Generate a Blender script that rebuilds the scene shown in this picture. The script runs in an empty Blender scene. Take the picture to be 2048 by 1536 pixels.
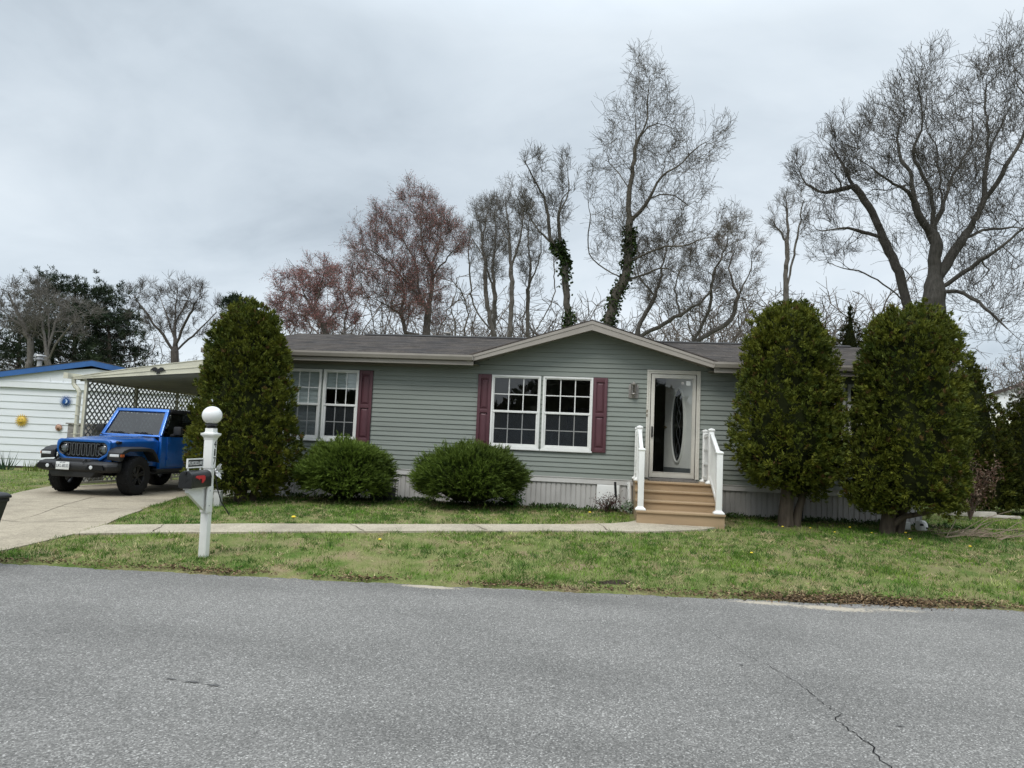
import bpy, bmesh, math, random
import numpy as np
from mathutils import Vector, Matrix
rng = np.random.default_rng(7); random.seed(7)
SC = bpy.context.scene; COL = SC.collection
R = math.radians
# ------------------------------------------------------------------ camera numbers (solved from the photograph)
FPX = 1480.0; YAW, PITCH, ROLL = R(-7.33), R(4.746), R(2.497); CAM = np.array([0, 0, 1.5])
def _axes():
    fw = np.array([math.sin(YAW)*math.cos(PITCH), math.cos(YAW)*math.cos(PITCH), math.sin(PITCH)])
    r0 = np.array([math.cos(YAW), -math.sin(YAW), 0]); u0 = np.cross(r0, fw)
    return r0*math.cos(ROLL)+u0*math.sin(ROLL), -r0*math.sin(ROLL)+u0*math.cos(ROLL), fw
AR, AU, AF = _axes()
def at(px, py, Y):
    d = AF*FPX + AR*(px-1024) + AU*(768-py)
    return CAM + d*(Y/d[1])
F = 13.77     # the house front stands at y = F
# ------------------------------------------------------------------ object helpers
def tag(o, label=None, cat=None, group=None, kind=None):
    if label: o['label'] = label
    if cat: o['category'] = cat
    if group: o['group'] = group
    if kind: o['kind'] = kind
    return o
def thing(name, label, cat, loc=(0, 0, 0), rz=0.0, group=None):
    o = bpy.data.objects.new(name, None); COL.objects.link(o)
    o.location = loc; o.rotation_euler = (0, 0, rz); o.empty_display_size = .1
    return tag(o, label, cat, group)
def copy_tree(o, parent=None):
    c = o.copy(); COL.objects.link(c)
    if parent is not None: c.parent = parent
    for ch in list(o.children): copy_tree(ch, c)
    return c
def link(name, me, mat, parent=None, loc=None, smooth=False):
    o = bpy.data.objects.new(name, me); COL.objects.link(o)
    if mat is not None: me.materials.append(mat)
    if parent is not None: o.parent = parent
    if loc is not None: o.location = loc
    if smooth: me.shade_smooth()
    return o
def npmesh(name, V, Q=None, T=None, tint=None, attr='tint'):
    """mesh from numpy arrays: V (n,3), quads Q (m,4), triangles T (k,3), one RGB tint per vertex"""
    me = bpy.data.meshes.new(name); V = np.asarray(V, np.float32)
    me.vertices.add(len(V)); me.vertices.foreach_set('co', V.ravel())
    q = 0 if Q is None else len(Q); t = 0 if T is None else len(T)
    lv = np.concatenate([a.ravel() for a in (Q, T) if a is not None and len(a)]).astype(np.int32)
    ls = np.concatenate([np.arange(q)*4, q*4+np.arange(t)*3]).astype(np.int32)
    me.loops.add(len(lv)); me.loops.foreach_set('vertex_index', lv)
    me.polygons.add(q+t); me.polygons.foreach_set('loop_start', ls)
    me.update(calc_edges=True)
    if tint is not None:
        a = me.attributes.new(attr, 'FLOAT_COLOR', 'POINT')
        c = np.ones((len(V), 4), np.float32); c[:, :3] = tint; a.data.foreach_set('color', c.ravel())
    me.validate(); return me
class MB:
    """collects shapes into one mesh"""
    def __init__(s): s.v = []; s.f = []
    def add(s, vs, fs):
        n = len(s.v); s.v += [tuple(map(float, p)) for p in vs]; s.f += [tuple(i+n for i in f) for f in fs]; return s
    def box(s, x0, x1, y0, y1, z0, z1):
        return s.add([(x0,y0,z0),(x1,y0,z0),(x1,y1,z0),(x0,y1,z0),(x0,y0,z1),(x1,y0,z1),(x1,y1,z1),(x0,y1,z1)],
                     [(3,2,1,0),(4,5,6,7),(0,1,5,4),(1,2,6,5),(2,3,7,6),(3,0,4,7)])
    def cbox(s, c, d, rx=0, ry=0, rz=0):
        m = Matrix.Rotation(rz,3,'Z')@Matrix.Rotation(ry,3,'Y')@Matrix.Rotation(rx,3,'X')
        vs = [Vector(c)+m@Vector((sx*d[0]/2, sy*d[1]/2, sz*d[2]/2)) for sz in (-1,1) for sx,sy in ((-1,-1),(1,-1),(1,1),(-1,1))]
        return s.add(vs, [(3,2,1,0),(4,5,6,7),(0,1,5,4),(1,2,6,5),(2,3,7,6),(3,0,4,7)])
    def prism(s, poly, a, b, axis='y'):
        """poly in the two other axes (x,z for y; y,z for x; x,y for z), extruded a..b"""
        def p(u, w, t): return {'y': (u,t,w), 'x': (t,u,w), 'z': (u,w,t)}[axis]
        n = len(poly); vs = [p(u,w,a) for u,w in poly]+[p(u,w,b) for u,w in poly]
        fs = [tuple(range(n))[::-1], tuple(range(n,2*n))]+[(i,(i+1)%n,n+(i+1)%n,n+i) for i in range(n)]
        return s.add(vs, fs)
    def ring(s, outer, inner, a, b, axis='y'):
        """frame between two polygons with the same number of points"""
        def p(u, w, t): return {'y': (u,t,w), 'x': (t,u,w), 'z': (u,w,t)}[axis]
        n = len(outer); vs = [p(*q,t) for t in (a,b) for P in (outer,inner) for q in P]
        fs = []
        for i in range(n):
            j = (i+1)%n
            fs += [(i,j,n+j,n+i),(2*n+i,3*n+i,3*n+j,2*n+j),(i,2*n+i,2*n+j,j),(n+i,n+j,3*n+j,3*n+i)]
        return s.add(vs, fs)
    def bar(s, p, q, w, h, up=(0,0,1)):
        p, q = Vector(p), Vector(q); d = (q-p).normalized(); u = Vector(up)
        if abs(d.dot(u)) > .99: u = Vector((0,1,0))
        a = d.cross(u).normalized(); b = a.cross(d)
        vs = [o+a*sx*w/2+b*sy*h/2 for o in (p,q) for sx,sy in ((-1,-1),(1,-1),(1,1),(-1,1))]
        return s.add(vs, [(3,2,1,0),(4,5,6,7),(0,1,5,4),(1,2,6,5),(2,3,7,6),(3,0,4,7)])
    def tube(s, pts, rad, n=8, cap=True):
        pts = [Vector(p) for p in pts]; rr = rad if isinstance(rad,(list,tuple)) else [rad]*len(pts)
        d0 = (pts[1]-pts[0]).normalized(); u = d0.orthogonal().normalized(); vs = []
        for i,p in enumerate(pts):
            d = (pts[min(i+1,len(pts)-1)]-pts[max(i-1,0)]).normalized()
            u = (u-d*u.dot(d)).normalized(); w = d.cross(u)
            vs += [p+(u*math.cos(2*math.pi*k/n)+w*math.sin(2*math.pi*k/n))*rr[i] for k in range(n)]
        fs = [(i*n+k,i*n+(k+1)%n,(i+1)*n+(k+1)%n,(i+1)*n+k) for i in range(len(pts)-1) for k in range(n)]
        if cap: fs += [tuple(range(n))[::-1], tuple((len(pts)-1)*n+k for k in range(n))]
        return s.add(vs, fs)
    def lathe(s, prof, c=(0,0,0), n=24, axis='z', a0=0, a1=2*math.pi):
        """prof: (radius, height) pairs"""
        full = abs(a1-a0-2*math.pi) < 1e-6; m = n if full else n+1; vs = []
        for r_,h in prof:
            for k in range(m):
                a = a0+(a1-a0)*k/n; ca, sa = r_*math.cos(a), r_*math.sin(a)
                q = {'z': (ca,sa,h), 'y': (ca,h,sa), 'x': (h,ca,sa)}[axis]
                vs.append((q[0]+c[0], q[1]+c[1], q[2]+c[2]))
        fs = []
        for i in range(len(prof)-1):
            for k in range(n):
                k2 = (k+1)%m
                fs.append((i*m+k, i*m+k2, (i+1)*m+k2, (i+1)*m+k))
        return s.add(vs, fs)
    def loft(s, rings, cap=True):
        n = len(rings[0]); vs = [p for r_ in rings for p in r_]
        fs = [(i*n+k,i*n+(k+1)%n,(i+1)*n+(k+1)%n,(i+1)*n+k) for i in range(len(rings)-1) for k in range(n)]
        if cap: fs += [tuple(range(n))[::-1], tuple((len(rings)-1)*n+k for k in range(n))]
        return s.add(vs, fs)
    def sheet(s, quad): return s.add(quad, [tuple(range(len(quad)))])
    def build(s, name, mat, parent=None, bev=0, seg=2, smooth=False, org=None):
        """link as one object; vertices are local to the parent, or to org for a parentless mesh"""
        me = bpy.data.meshes.new(name)
        v = s.v if org is None else [(p[0]-org[0], p[1]-org[1], p[2]-org[2]) for p in s.v]
        me.from_pydata(v, [], s.f)
        bm = bmesh.new(); bm.from_mesh(me); bmesh.ops.recalc_face_normals(bm, faces=bm.faces)
        if bev:
            es = [e for e in bm.edges if len(e.link_faces) == 2 and e.calc_face_angle(0) > .5]
            bmesh.ops.bevel(bm, geom=es, offset=bev, segments=seg, profile=.6, affect='EDGES', clamp_overlap=True)
        bm.to_mesh(me); bm.free()
        o = link(name, me, mat, parent, org)
        if smooth or bev:
            me.shade_smooth()
            try: me.set_sharp_from_angle(angle=R(38))
            except Exception: pass
        return o
def text_mesh(txt, size, width=None, ext=.001):
    cu = bpy.data.curves.new('lettering', 'FONT'); cu.body = txt; cu.size = size; cu.extrude = ext
    cu.align_x = 'CENTER'; cu.align_y = 'CENTER'
    o = bpy.data.objects.new('lettering', cu); COL.objects.link(o)
    dg = bpy.context.evaluated_depsgraph_get(); dg.update()
    me = bpy.data.meshes.new_from_object(o.evaluated_get(dg)); bpy.data.objects.remove(o)
    co = np.empty(len(me.vertices)*3, np.float32); me.vertices.foreach_get('co', co); co = co.reshape(-1,3)
    co[:,:2] -= (co[:,:2].max(0)+co[:,:2].min(0))/2
    if width: co[:,0] *= width/max(1e-6, co[:,0].max()-co[:,0].min())
    me.vertices.foreach_set('co', co.ravel()); me.materials.clear(); return me
def put_text(name, txt, size, mat, parent, loc, rot, width=None):
    o = link(name, text_mesh(txt, size, width), mat, parent, loc); o.rotation_euler = rot; return o
# ------------------------------------------------------------------ materials
class NT:
    def __init__(s, name):
        s.m = bpy.data.materials.new(name); s.m.use_nodes = True; s.t = s.m.node_tree; s.b = s.t.nodes['Principled BSDF']
    def n(s, typ, **kw):
        o = s.t.nodes.new(typ)
        for k,v in kw.items():
            if k in o.inputs: s.set(o.inputs[k], v)
            else: setattr(o, k, v)
        return o
    def set(s, sock, v):
        if isinstance(v, bpy.types.NodeSocket): s.t.links.new(v, sock)
        else: sock.default_value = v
    def coord(s, scale=(1,1,1), which='Object', rot=(0,0,0)):
        tc = s.n('ShaderNodeTexCoord'); mp = s.n('ShaderNodeMapping'); s.t.links.new(tc.outputs[which], mp.inputs[0])
        mp.inputs['Scale'].default_value = scale; mp.inputs['Rotation'].default_value = rot; return mp.outputs[0]
    def noise(s, scale, detail=4, rough=.55, vec=None, out='Fac', dist=0):
        o = s.n('ShaderNodeTexNoise'); o.inputs['Scale'].default_value = scale; o.inputs['Detail'].default_value = detail
        o.inputs['Roughness'].default_value = rough; o.inputs['Distortion'].default_value = dist
        if vec is not None: s.t.links.new(vec, o.inputs['Vector'])
        return o.outputs[out]
    def ramp(s, fac, stops, interp='LINEAR'):
        o = s.n('ShaderNodeValToRGB'); s.t.links.new(fac, o.inputs[0]); cr = o.color_ramp; cr.interpolation = interp
        while len(cr.elements) < len(stops): cr.elements.new(.5)
        for e,(p,c) in zip(cr.elements, stops):
            e.position = p; e.color = (c,c,c,1) if isinstance(c,(int,float)) else (*c,1)
        return o.outputs[0]
    def mix(s, a, b, fac, mode='MIX'):
        o = s.n('ShaderNodeMix'); o.data_type = 'RGBA'; o.blend_type = mode
        for k,v in ((0,fac),(6,a),(7,b)):
            if isinstance(v, bpy.types.NodeSocket): s.t.links.new(v, o.inputs[k])
            elif k == 0: o.inputs[0].default_value = v
            else: o.inputs[k].default_value = (*v[:3],1)
        return o.outputs[2]
    def math(s, op, a, b=0.0, c=None):
        o = s.n('ShaderNodeMath'); o.operation = op
        for i,v in enumerate((a,b,c)):
            if v is None: continue
            if isinstance(v, bpy.types.NodeSocket): s.t.links.new(v, o.inputs[i])
            else: o.inputs[i].default_value = v
        return o.outputs[0]
    def attr(s, name, out='Color'):
        o = s.n('ShaderNodeAttribute'); o.attribute_name = name; return o.outputs[out]
    def bump(s, h, strength=.3, dist=.01):
        o = s.n('ShaderNodeBump'); o.inputs['Strength'].default_value = strength; o.inputs['Distance'].default_value = dist
        s.t.links.new(h, o.inputs['Height']); s.t.links.new(o.outputs[0], s.b.inputs['Normal']); return o
    def fin(s, col, rough=.6, metal=0.0, spec=.5):
        s.set(s.b.inputs['Base Color'], (*col,1) if isinstance(col, tuple) else col)
        s.set(s.b.inputs['Roughness'], rough); s.set(s.b.inputs['Metallic'], metal)
        s.set(s.b.inputs['Specular IOR Level'], spec); return s.m
def plain(name, col, rough=.6, metal=0.0, var=.12, scale=6, spec=.5, bump=0, stretch=(1,1,1), coat=0):
    """one colour with soft uneven weathering"""
    t = NT(name); v = t.coord(stretch); f = t.noise(scale, 6, .6, v)
    lo = tuple(c*(1-var*1.6) for c in col); hi = tuple(min(1,c*(1+var)) for c in col)
    c = t.ramp(f, [(.28,lo),(.5,col),(.75,hi)])
    if bump: t.bump(t.noise(scale*6, 4, .6, v), bump, .01)
    if coat: t.b.inputs['Coat Weight'].default_value = coat; t.b.inputs['Coat Roughness'].default_value = .04
    rr = t.ramp(t.noise(scale*2.3, 3, .5, v), [(.3,rough*.85),(.7,min(1,rough*1.12))])
    return t.fin(c, rr, metal, spec)
def tinted(name, rough=.6, spec=.3, trans=0.0, mul=None):
    """colour from the mesh's own tint (leaves, blades, bark)"""
    t = NT(name); c = t.attr('tint')
    if mul: c = t.mix(c, mul, 1.0, 'MULTIPLY')
    m = t.fin(c, rough, 0, spec)
    if trans:
        tr = t.n('ShaderNodeBsdfTranslucent'); t.t.links.new(c, tr.inputs['Color'])
        mx = t.n('ShaderNodeMixShader'); mx.inputs[0].default_value = trans
        t.t.links.new(t.b.outputs[0], mx.inputs[1]); t.t.links.new(tr.outputs[0], mx.inputs[2])
        t.t.links.new(mx.outputs[0], t.t.nodes['Material Output'].inputs[0])
    return m
def glass(name, tint=(.85,.9,.9), ior=1.5, rough=.0, refl=1.0):
    t = NT(name); lw = t.n('ShaderNodeLayerWeight'); lw.inputs[0].default_value = .5; f0 = ((ior-1)/(ior+1))**2; fr_ = t.math('ADD', t.math('MULTIPLY', t.math('POWER', lw.outputs['Facing'], 5.0), 1-f0), f0)
    tr = t.n('ShaderNodeBsdfTransparent'); tr.inputs[0].default_value = (*tint,1)
    gl = t.n('ShaderNodeBsdfGlossy'); gl.inputs['Roughness'].default_value = rough; gl.inputs[0].default_value = (refl,refl,refl,1)
    mx = t.n('ShaderNodeMixShader'); t.t.links.new(t.math('MULTIPLY', fr_, 1.7), mx.inputs[0])
    t.t.links.new(tr.outputs[0], mx.inputs[1]); t.t.links.new(gl.outputs[0], mx.inputs[2])
    t.t.links.new(mx.outputs[0], t.t.nodes['Material Output'].inputs[0]); return t.m
def screen_mat(name, col, fac):
    t = NT(name); tr = t.n('ShaderNodeBsdfTransparent'); df = t.n('ShaderNodeBsdfDiffuse'); df.inputs[0].default_value = (*col,1)
    mx = t.n('ShaderNodeMixShader'); mx.inputs[0].default_value = fac
    t.t.links.new(tr.outputs[0], mx.inputs[1]); t.t.links.new(df.outputs[0], mx.inputs[2])
    t.t.links.new(mx.outputs[0], t.t.nodes['Material Output'].inputs[0]); return t.m
# ------------------------------------------------------------------ terrain
def yroad(x):
    x = np.asarray(x, float); xc = np.clip(x, -9, 8)
    return 7.98+.113*x+.004*(xc+1)**2+.02*np.sin(x*5.1)+.012*np.sin(x*13.7+1)
def terrain(x, y):
    x = np.asarray(x, float); y = np.asarray(y, float)
    t = y-(7.98+.113*x+.004*(np.clip(x,-9,8)+1)**2)
    Z = np.interp(x, [-13,-8.3,-6.8,-5,1,6], [.085,.10,.31,.39,.44,.47])
    return np.where(t < 0, 0, .015+Z*np.tanh(np.maximum(t,0)/3.5))
def gz(x, y): return float(terrain(x, y))
def inpoly(x, y, poly):
    r = np.zeros(len(x), bool); n = len(poly)
    for i in range(n):
        x0,y0 = poly[i]; x1,y1 = poly[(i+1)%n]
        if y0 == y1: continue
        c = ((y0 > y) != (y1 > y)) & (x < (x1-x0)*(y-y0)/(y1-y0)+x0); r ^= c
    return r
def vnoise(x, y, s, seed=0):
    """smooth value noise on the plane"""
    g = np.random.default_rng(seed).random((64,64)); u = x*s+17.3; w = y*s+9.1
    iu = np.floor(u).astype(int); iw = np.floor(w).astype(int); fu = u-iu; fw = w-iw
    fu = fu*fu*(3-2*fu); fw = fw*fw*(3-2*fw); G = lambda a,b: g[a%64,b%64]
    return (G(iu,iw)*(1-fu)+G(iu+1,iw)*fu)*(1-fw)+(G(iu,iw+1)*(1-fu)+G(iu+1,iw+1)*fu)*fw
# ================================================================== SETTING: ground, road, driveway, walk, sky
DRIVE = [(-6.76,7.25),(-6.75,7.75),(-6.67,8.3),(-6.62,8.8),(-6.72,9.5),(-7.25,11.0),(-8.0,12.5),(-8.7,14.3),(-8.9,15.5),(-8.6,16.6),(-7.95,17.2),(-7.95,21.5),(-12.05,21.5),(-12.2,17),(-12.6,15.7),(-11.95,14.1),(-11.3,12.8),(-10.7,11.2),(-10.3,9.2),(-10.0,7.0)]
WALK = [(-6.66,9.36),(-5.22,9.75),(-2.88,10.49),(-.41,11.37),(.19,11.70),(.42,11.93),(.58,12.24),(.6,12.7),(1.95,12.7),(1.93,12.15),(1.55,11.62),(1.3,11.43),(.69,11.09),(-.38,10.8),(-2.74,9.99),(-4.93,9.22),(-5.76,9.0),(-6.6,8.72)]
def asphalt():
    t = NT('asphalt'); v = t.coord()
    vo = t.n('ShaderNodeTexVoronoi'); vo.inputs['Scale'].default_value = 120; t.t.links.new(v, vo.inputs['Vector'])
    sp = t.ramp(vo.outputs['Color'], [(.0,(.074,.071,.066)),(.4,(.154,.148,.138)),(.7,(.218,.21,.196)),(.88,(.36,.348,.326)),(1,(.62,.60,.57))])
    fine = t.noise(210, 2, .6, v); c = t.mix(sp, t.ramp(fine, [(.3,.45),(.7,1.45)]), .55, 'MULTIPLY')
    big = t.noise(.55, 5, .6, v); c = t.mix(c, t.ramp(big, [(.3,.78),(.5,1.0),(.7,1.12)]), .9, 'MULTIPLY')
    lane = t.noise(.5, 3, .5, t.coord((.25,2.2,1))); c = t.mix(c, t.ramp(lane, [(.33,.84),(.5,1.0),(.67,1.08)]), .8, 'MULTIPLY')
    sand = t.attr('sand'); sn = t.noise(26, 5, .7, v)
    c = t.mix(c, (.46,.40,.31), t.ramp(t.math('ADD', sand, t.math('MULTIPLY', t.math('SUBTRACT', sn, .5), 1.6)), [(.5,0),(.75,.85)]))
    t.bump(t.math('ADD', vo.outputs['Distance'], fine), .5, .006)
    return t.fin(c, .82, 0, .35)
def soil():
    t = NT('lawn_soil'); v = t.coord()
    g = t.ramp(t.noise(2.2, 5, .6, v), [(.3,(.27,.215,.125)),(.48,(.20,.21,.08)),(.66,(.095,.15,.032))])
    c = t.mix(g, t.ramp(t.noise(70, 4, .7, v), [(.25,.45),(.75,1.5)]), .9, 'MULTIPLY')
    far = t.noise(.05, 3, .5, v); c = t.mix(c, (.07,.085,.035), t.ramp(far, [(.4,0),(.7,.5)]))
    d = t.attr('dirt'); dn = t.noise(18, 5, .7, v)
    c = t.mix(c, t.ramp(t.noise(60, 3, .6, v), [(.3,(.014,.011,.009)),(.7,(.075,.055,.042))]), t.ramp(t.math('ADD', d, t.math('MULTIPLY', t.math('SUBTRACT', dn, .5), .9)), [(.45,0),(.62,1)]))
    t.bump(t.noise(45, 5, .7, v), .8, .03); return t.fin(c, .95, 0, .1)
def concrete(name, base=(.44,.40,.33)):
    t = NT(name); v = t.coord(); k = lambda f: tuple(c*f for c in base)
    vo = t.n('ShaderNodeTexVoronoi'); vo.inputs['Scale'].default_value = 70; t.t.links.new(v, vo.inputs['Vector'])
    c = t.ramp(vo.outputs['Color'], [(0,k(.62)),(.35,k(.92)),(.8,k(1.1)),(1,k(1.3))])
    c = t.mix(c, t.ramp(t.noise(1.1, 6, .65, v), [(.28,.66),(.5,.95),(.72,1.1)]), .9, 'MULTIPLY')
    c = t.mix(c, t.ramp(t.noise(6, 5, .7, v), [(.3,.75),(.55,1.02)]), .6, 'MULTIPLY')
    t.bump(t.noise(120, 3, .6, v), .25, .004); return t.fin(c, .9, 0, .2)
def grid(xs, ys, fz):
    X, Y = np.meshgrid(xs, ys); Z = fz(X, Y); nx, ny = len(xs), len(ys)
    V = np.stack([X.ravel(), Y.ravel(), Z.ravel()], 1); i = np.arange(nx*ny).reshape(ny, nx)
    return V, np.stack([i[:-1,:-1], i[:-1,1:], i[1:,1:], i[1:,:-1]], -1).reshape(-1,4)
def gauss(x, y, spots):
    s = np.zeros(len(x))
    for cx,cy,sx,sy,a in spots: s = np.maximum(s, a*np.exp(-((x-cx)/sx)**2-((y-cy)/sy)**2))
    return s
xs = np.concatenate([[-400,-200,-100,-60,-40,-30], np.arange(-22,11,.2), [14,20,30,45,70,120,220,400]])
ys = np.concatenate([[-400,-150,-60,-20,-8,0,4,6], np.arange(6.6,15,.12), np.arange(15.2,26,.6), [30,40,60,90,150,250,500]])
V, Q = grid(xs, ys, lambda x,y: np.where(y < 7.98+.113*x+.004*(np.clip(x,-9,8)+1)**2, -.03, terrain(x,y)-.004+.012*(vnoise(x,y,3,5)-.5)))
DIRT = [(2.0,8.33,.45,.13,1),(2.9,8.46,.5,.16,1),(3.8,8.6,.8,.1,.85),(.05,8.3,.28,.1,.9),(.25,8.42,.2,.08,.9),(-.2,8.25,.2,.07,.7),(5.3,8.9,.6,.1,.8)]
dirt = gauss(V[:,0], V[:,1], DIRT); bed = np.clip((V[:,1]-13.2)/.3,0,1)*(V[:,1] < 14)*(V[:,0] > -7)*.62
o = link('ground', npmesh('ground', V, Q, tint=np.repeat(np.maximum(dirt,bed)[:,None],3,1), attr='dirt'), soil(), smooth=True); tag(o, kind='structure')
# the road: its far edge follows the lawn, uneven, with sand washed onto it
xs = np.concatenate([[-400,-200,-90,-40,-20], np.arange(-14,10,.06), [14,24,50,110,220,400]]); n = len(xs)
tt = np.concatenate([[0,.05,.1,.16,.22,.3,.4,.5,.65,.8], np.linspace(1,16,40)])
ye = yroad(xs)+.015*np.sin(xs*37)+.012*np.sin(xs*61+2)
V = np.stack([np.repeat(xs[None],len(tt),0), ye[None]-tt[:,None], np.full((len(tt),n), .004)-.014*np.clip(tt[:,None]-.02,0,.06)/.06*0], -1).reshape(-1,3)
V[:n,2] = -.02
i = np.arange(n*len(tt)).reshape(len(tt), n); Q = np.stack([i[1:,:-1], i[1:,1:], i[:-1,1:], i[:-1,:-1]], -1).reshape(-1,4)
sand = gauss(V[:,0], V[:,1], [(-1.75,7.66,.42,.1,1),(-1.2,7.78,.4,.05,.75),(1.7,8.02,.5,.12,.9),(2.35,7.98,.55,.14,1),(3.0,8.12,.5,.1,.8),(.1,7.86,.5,.04,.6),(-3.4,7.5,.9,.05,.6),(.9,7.75,.5,.1,.45)])
sand = np.maximum(sand, .52*np.exp(-((yroad(V[:,0])-V[:,1])/.05)**2))
road = link('road', npmesh('road', V, Q, tint=np.repeat(sand[:,None],3,1), attr='sand'), asphalt()); tag(road, kind='structure')
m_crack = plain('crack_shadow', (.012,.012,.012), .95, 0, .3, 20, .1)
m_oil = plain('tar_stain', (.10,.098,.094), .7, 0, .4, 30, .3)
def crackmesh(pts, w, z, name, parent, mat, seed, sub=6):
    rg = np.random.default_rng(seed); P = []
    for a,b in zip(pts[:-1], pts[1:]):
        for k in range(sub): P.append([a[0]+(b[0]-a[0])*k/sub, a[1]+(b[1]-a[1])*k/sub])
    P.append(pts[-1]); P = np.array(P, float); P += rg.normal(0, .009, P.shape)
    D = np.gradient(P, axis=0); N = np.stack([-D[:,1], D[:,0]], 1); N /= np.linalg.norm(N, axis=1)[:,None]+1e-9
    ww = w*(.35+rg.random(len(P))*.9)*np.clip(np.linspace(.25,1.2,len(P)),0,1); L = P+N*ww[:,None]/2; Rr = P-N*ww[:,None]/2
    zz = np.full(len(P), z) if not callable(z) else z(P[:,0], P[:,1])
    V = np.concatenate([np.c_[L,zz], np.c_[Rr,zz]]); k = len(P); a = np.arange(k-1)
    return link(name, npmesh(name, V, np.stack([a+k, a+k+1, a+1, a], 1)), mat, parent)
crackmesh([(.9,6.75),(.96,6.5),(1.11,5.85),(1.25,5.6),(1.33,5.25),(1.38,4.96),(1.43,4.74),(1.37,4.64),(1.41,4.44),(1.44,4.28),(1.44,3.95),(1.5,3.5)], .0075, .008, 'crack', road, m_crack, 3)
for k,(cx,cy,sx,sy) in enumerate([(-2.56,4.32,.045,.016),(-2.4,4.3,.055,.018),(-2.26,4.28,.05,.02),(1.02,5.62,.03,.012),(1.72,4.6,.03,.012)]):
    rg = np.random.default_rng(40+k); a = np.linspace(0, 2*math.pi, 26, endpoint=False); rr = .25+.95*rg.random(26)
    V = np.c_[cx+sx*rr*np.cos(a), cy+sy*rr*np.sin(a), np.full(26,.0085)]
    me = bpy.data.meshes.new('tar_spot'); me.from_pydata(V.tolist(), [], [tuple(range(26))]); link('tar_spot', me, m_oil, road)
def slab(name, poly, mat, lift, step=.25):
    """a paving sheet lying on the terrain with its own edge thickness"""
    bm = bmesh.new(); P = []
    for (x0,y0),(x1,y1) in zip(poly, poly[1:]+poly[:1]):
        k = max(1, int(math.hypot(x1-x0,y1-y0)/step))
        P += [(x0+(x1-x0)*j/k, y0+(y1-y0)*j/k) for j in range(k)]
    f = bm.faces.new([bm.verts.new((x,y,0)) for x,y in P]); bmesh.ops.triangulate(bm, faces=[f])
    for ax in (0,1):
        lo = min(p[ax] for p in P); hi = max(p[ax] for p in P); c = lo+step
        while c < hi:
            no = (1,0,0) if ax == 0 else (0,1,0); co = (c,0,0) if ax == 0 else (0,c,0)
            bmesh.ops.bisect_plane(bm, geom=bm.verts[:]+bm.edges[:]+bm.faces[:], plane_co=co, plane_no=no); c += step
    ex = bmesh.ops.extrude_face_region(bm, geom=bm.faces[:]); top = [v for v in ex['geom'] if isinstance(v, bmesh.types.BMVert)]
    st = set(top)
    for v in bm.verts: v.co.z = gz(v.co.x, v.co.y)+(lift if v in st else -.06)
    bmesh.ops.recalc_face_normals(bm, faces=bm.faces); me = bpy.data.meshes.new(name); bm.to_mesh(me); bm.free()
    return tag(link(name, me, mat), kind='structure')
drive = slab('driveway', DRIVE, concrete('driveway_concrete', (.375,.325,.245)), .012)
walk = slab('walk', WALK, concrete('walk_concrete', (.42,.37,.285)), .02)
zd = lambda x,y: terrain(x,y)+.0165; zw = lambda x,y: terrain(x,y)+.0245
m_joint = plain('joint_dirt', (.07,.055,.04), .95, 0, .3, 20, .1)
for pts,w in [([(-10.2,9.75),(-8.8,9.95),(-6.8,9.58)],.02),([(-10.9,11.55),(-9.3,11.85),(-7.7,11.9)],.018),([(-8.5,9.9),(-8.7,10.6),(-9.3,11.85),(-10.0,13.6),(-10.3,15.2)],.016)]:
    crackmesh(pts, w, zd, 'joint', drive, m_joint, 5)
for (x0,y0,x1,y1) in [(-5.9,9.53,-5.75,9.02),(-3.55,10.28,-3.2,9.83),(-1.9,10.84,-1.6,10.4),(-.05,11.55,.1,10.92),(.55,12.1,1.5,11.62)]:
    crackmesh([(x0,y0),(x1,y1)], .02, zw, 'joint', walk, m_joint, 9)
# ------------------------------------------------------------------ sky: overcast, from the world
W = bpy.data.worlds.new('World'); SC.world = W; W.use_nodes = True
nt = W.node_tree; bg = nt.nodes['Background']
class WN(NT):
    def __init__(s): s.t = nt
w = WN(); tc = w.n('ShaderNodeTexCoord'); sep = w.n('ShaderNodeSeparateXYZ'); nt.links.new(tc.outputs['Generated'], sep.inputs[0])
z = w.math('MAXIMUM', sep.outputs[2], 0.0); zz = w.math('ADD', z, .34)
cmb = w.n('ShaderNodeCombineXYZ'); nt.links.new(w.math('DIVIDE', sep.outputs[0], zz), cmb.inputs[0]); nt.links.new(w.math('DIVIDE', sep.outputs[1], zz), cmb.inputs[1])
SKYOFF = (3.1, .4, 0)
def mapped(scale, loc):
    m = w.n('ShaderNodeMapping'); nt.links.new(cmb.outputs[0], m.inputs[0]); m.inputs['Scale'].default_value = scale; m.inputs['Location'].default_value = loc; return m.outputs[0]
n1 = w.noise(1.1, 7, .52, mapped((.62,.8,1), SKYOFF), dist=.6); n2 = w.noise(2.9, 6, .55, mapped((.8,.95,1), (7.7,2.2,0)), dist=.5)
nn = w.math('ADD', w.math('MULTIPLY', n1, .72), w.math('MULTIPLY', n2, .28))
cloud = w.ramp(nn, [(.31,(2.8,3.24,3.66)),(.42,(3.95,4.45,4.9)),(.52,(4.75,5.25,5.68)),(.64,(5.5,5.95,6.3))])
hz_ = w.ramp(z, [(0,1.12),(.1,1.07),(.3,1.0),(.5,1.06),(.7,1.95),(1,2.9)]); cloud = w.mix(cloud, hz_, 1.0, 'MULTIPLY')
sky = w.n('ShaderNodeTexSky'); sky.sky_type = 'NISHITA'; sky.sun_disc = False
SUN_EL, SUN_AZ = R(52), R(200)
sky.sun_elevation = SUN_EL; sky.sun_rotation = SUN_AZ
colr = w.mix(sky.outputs[0], cloud, .93)
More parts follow.
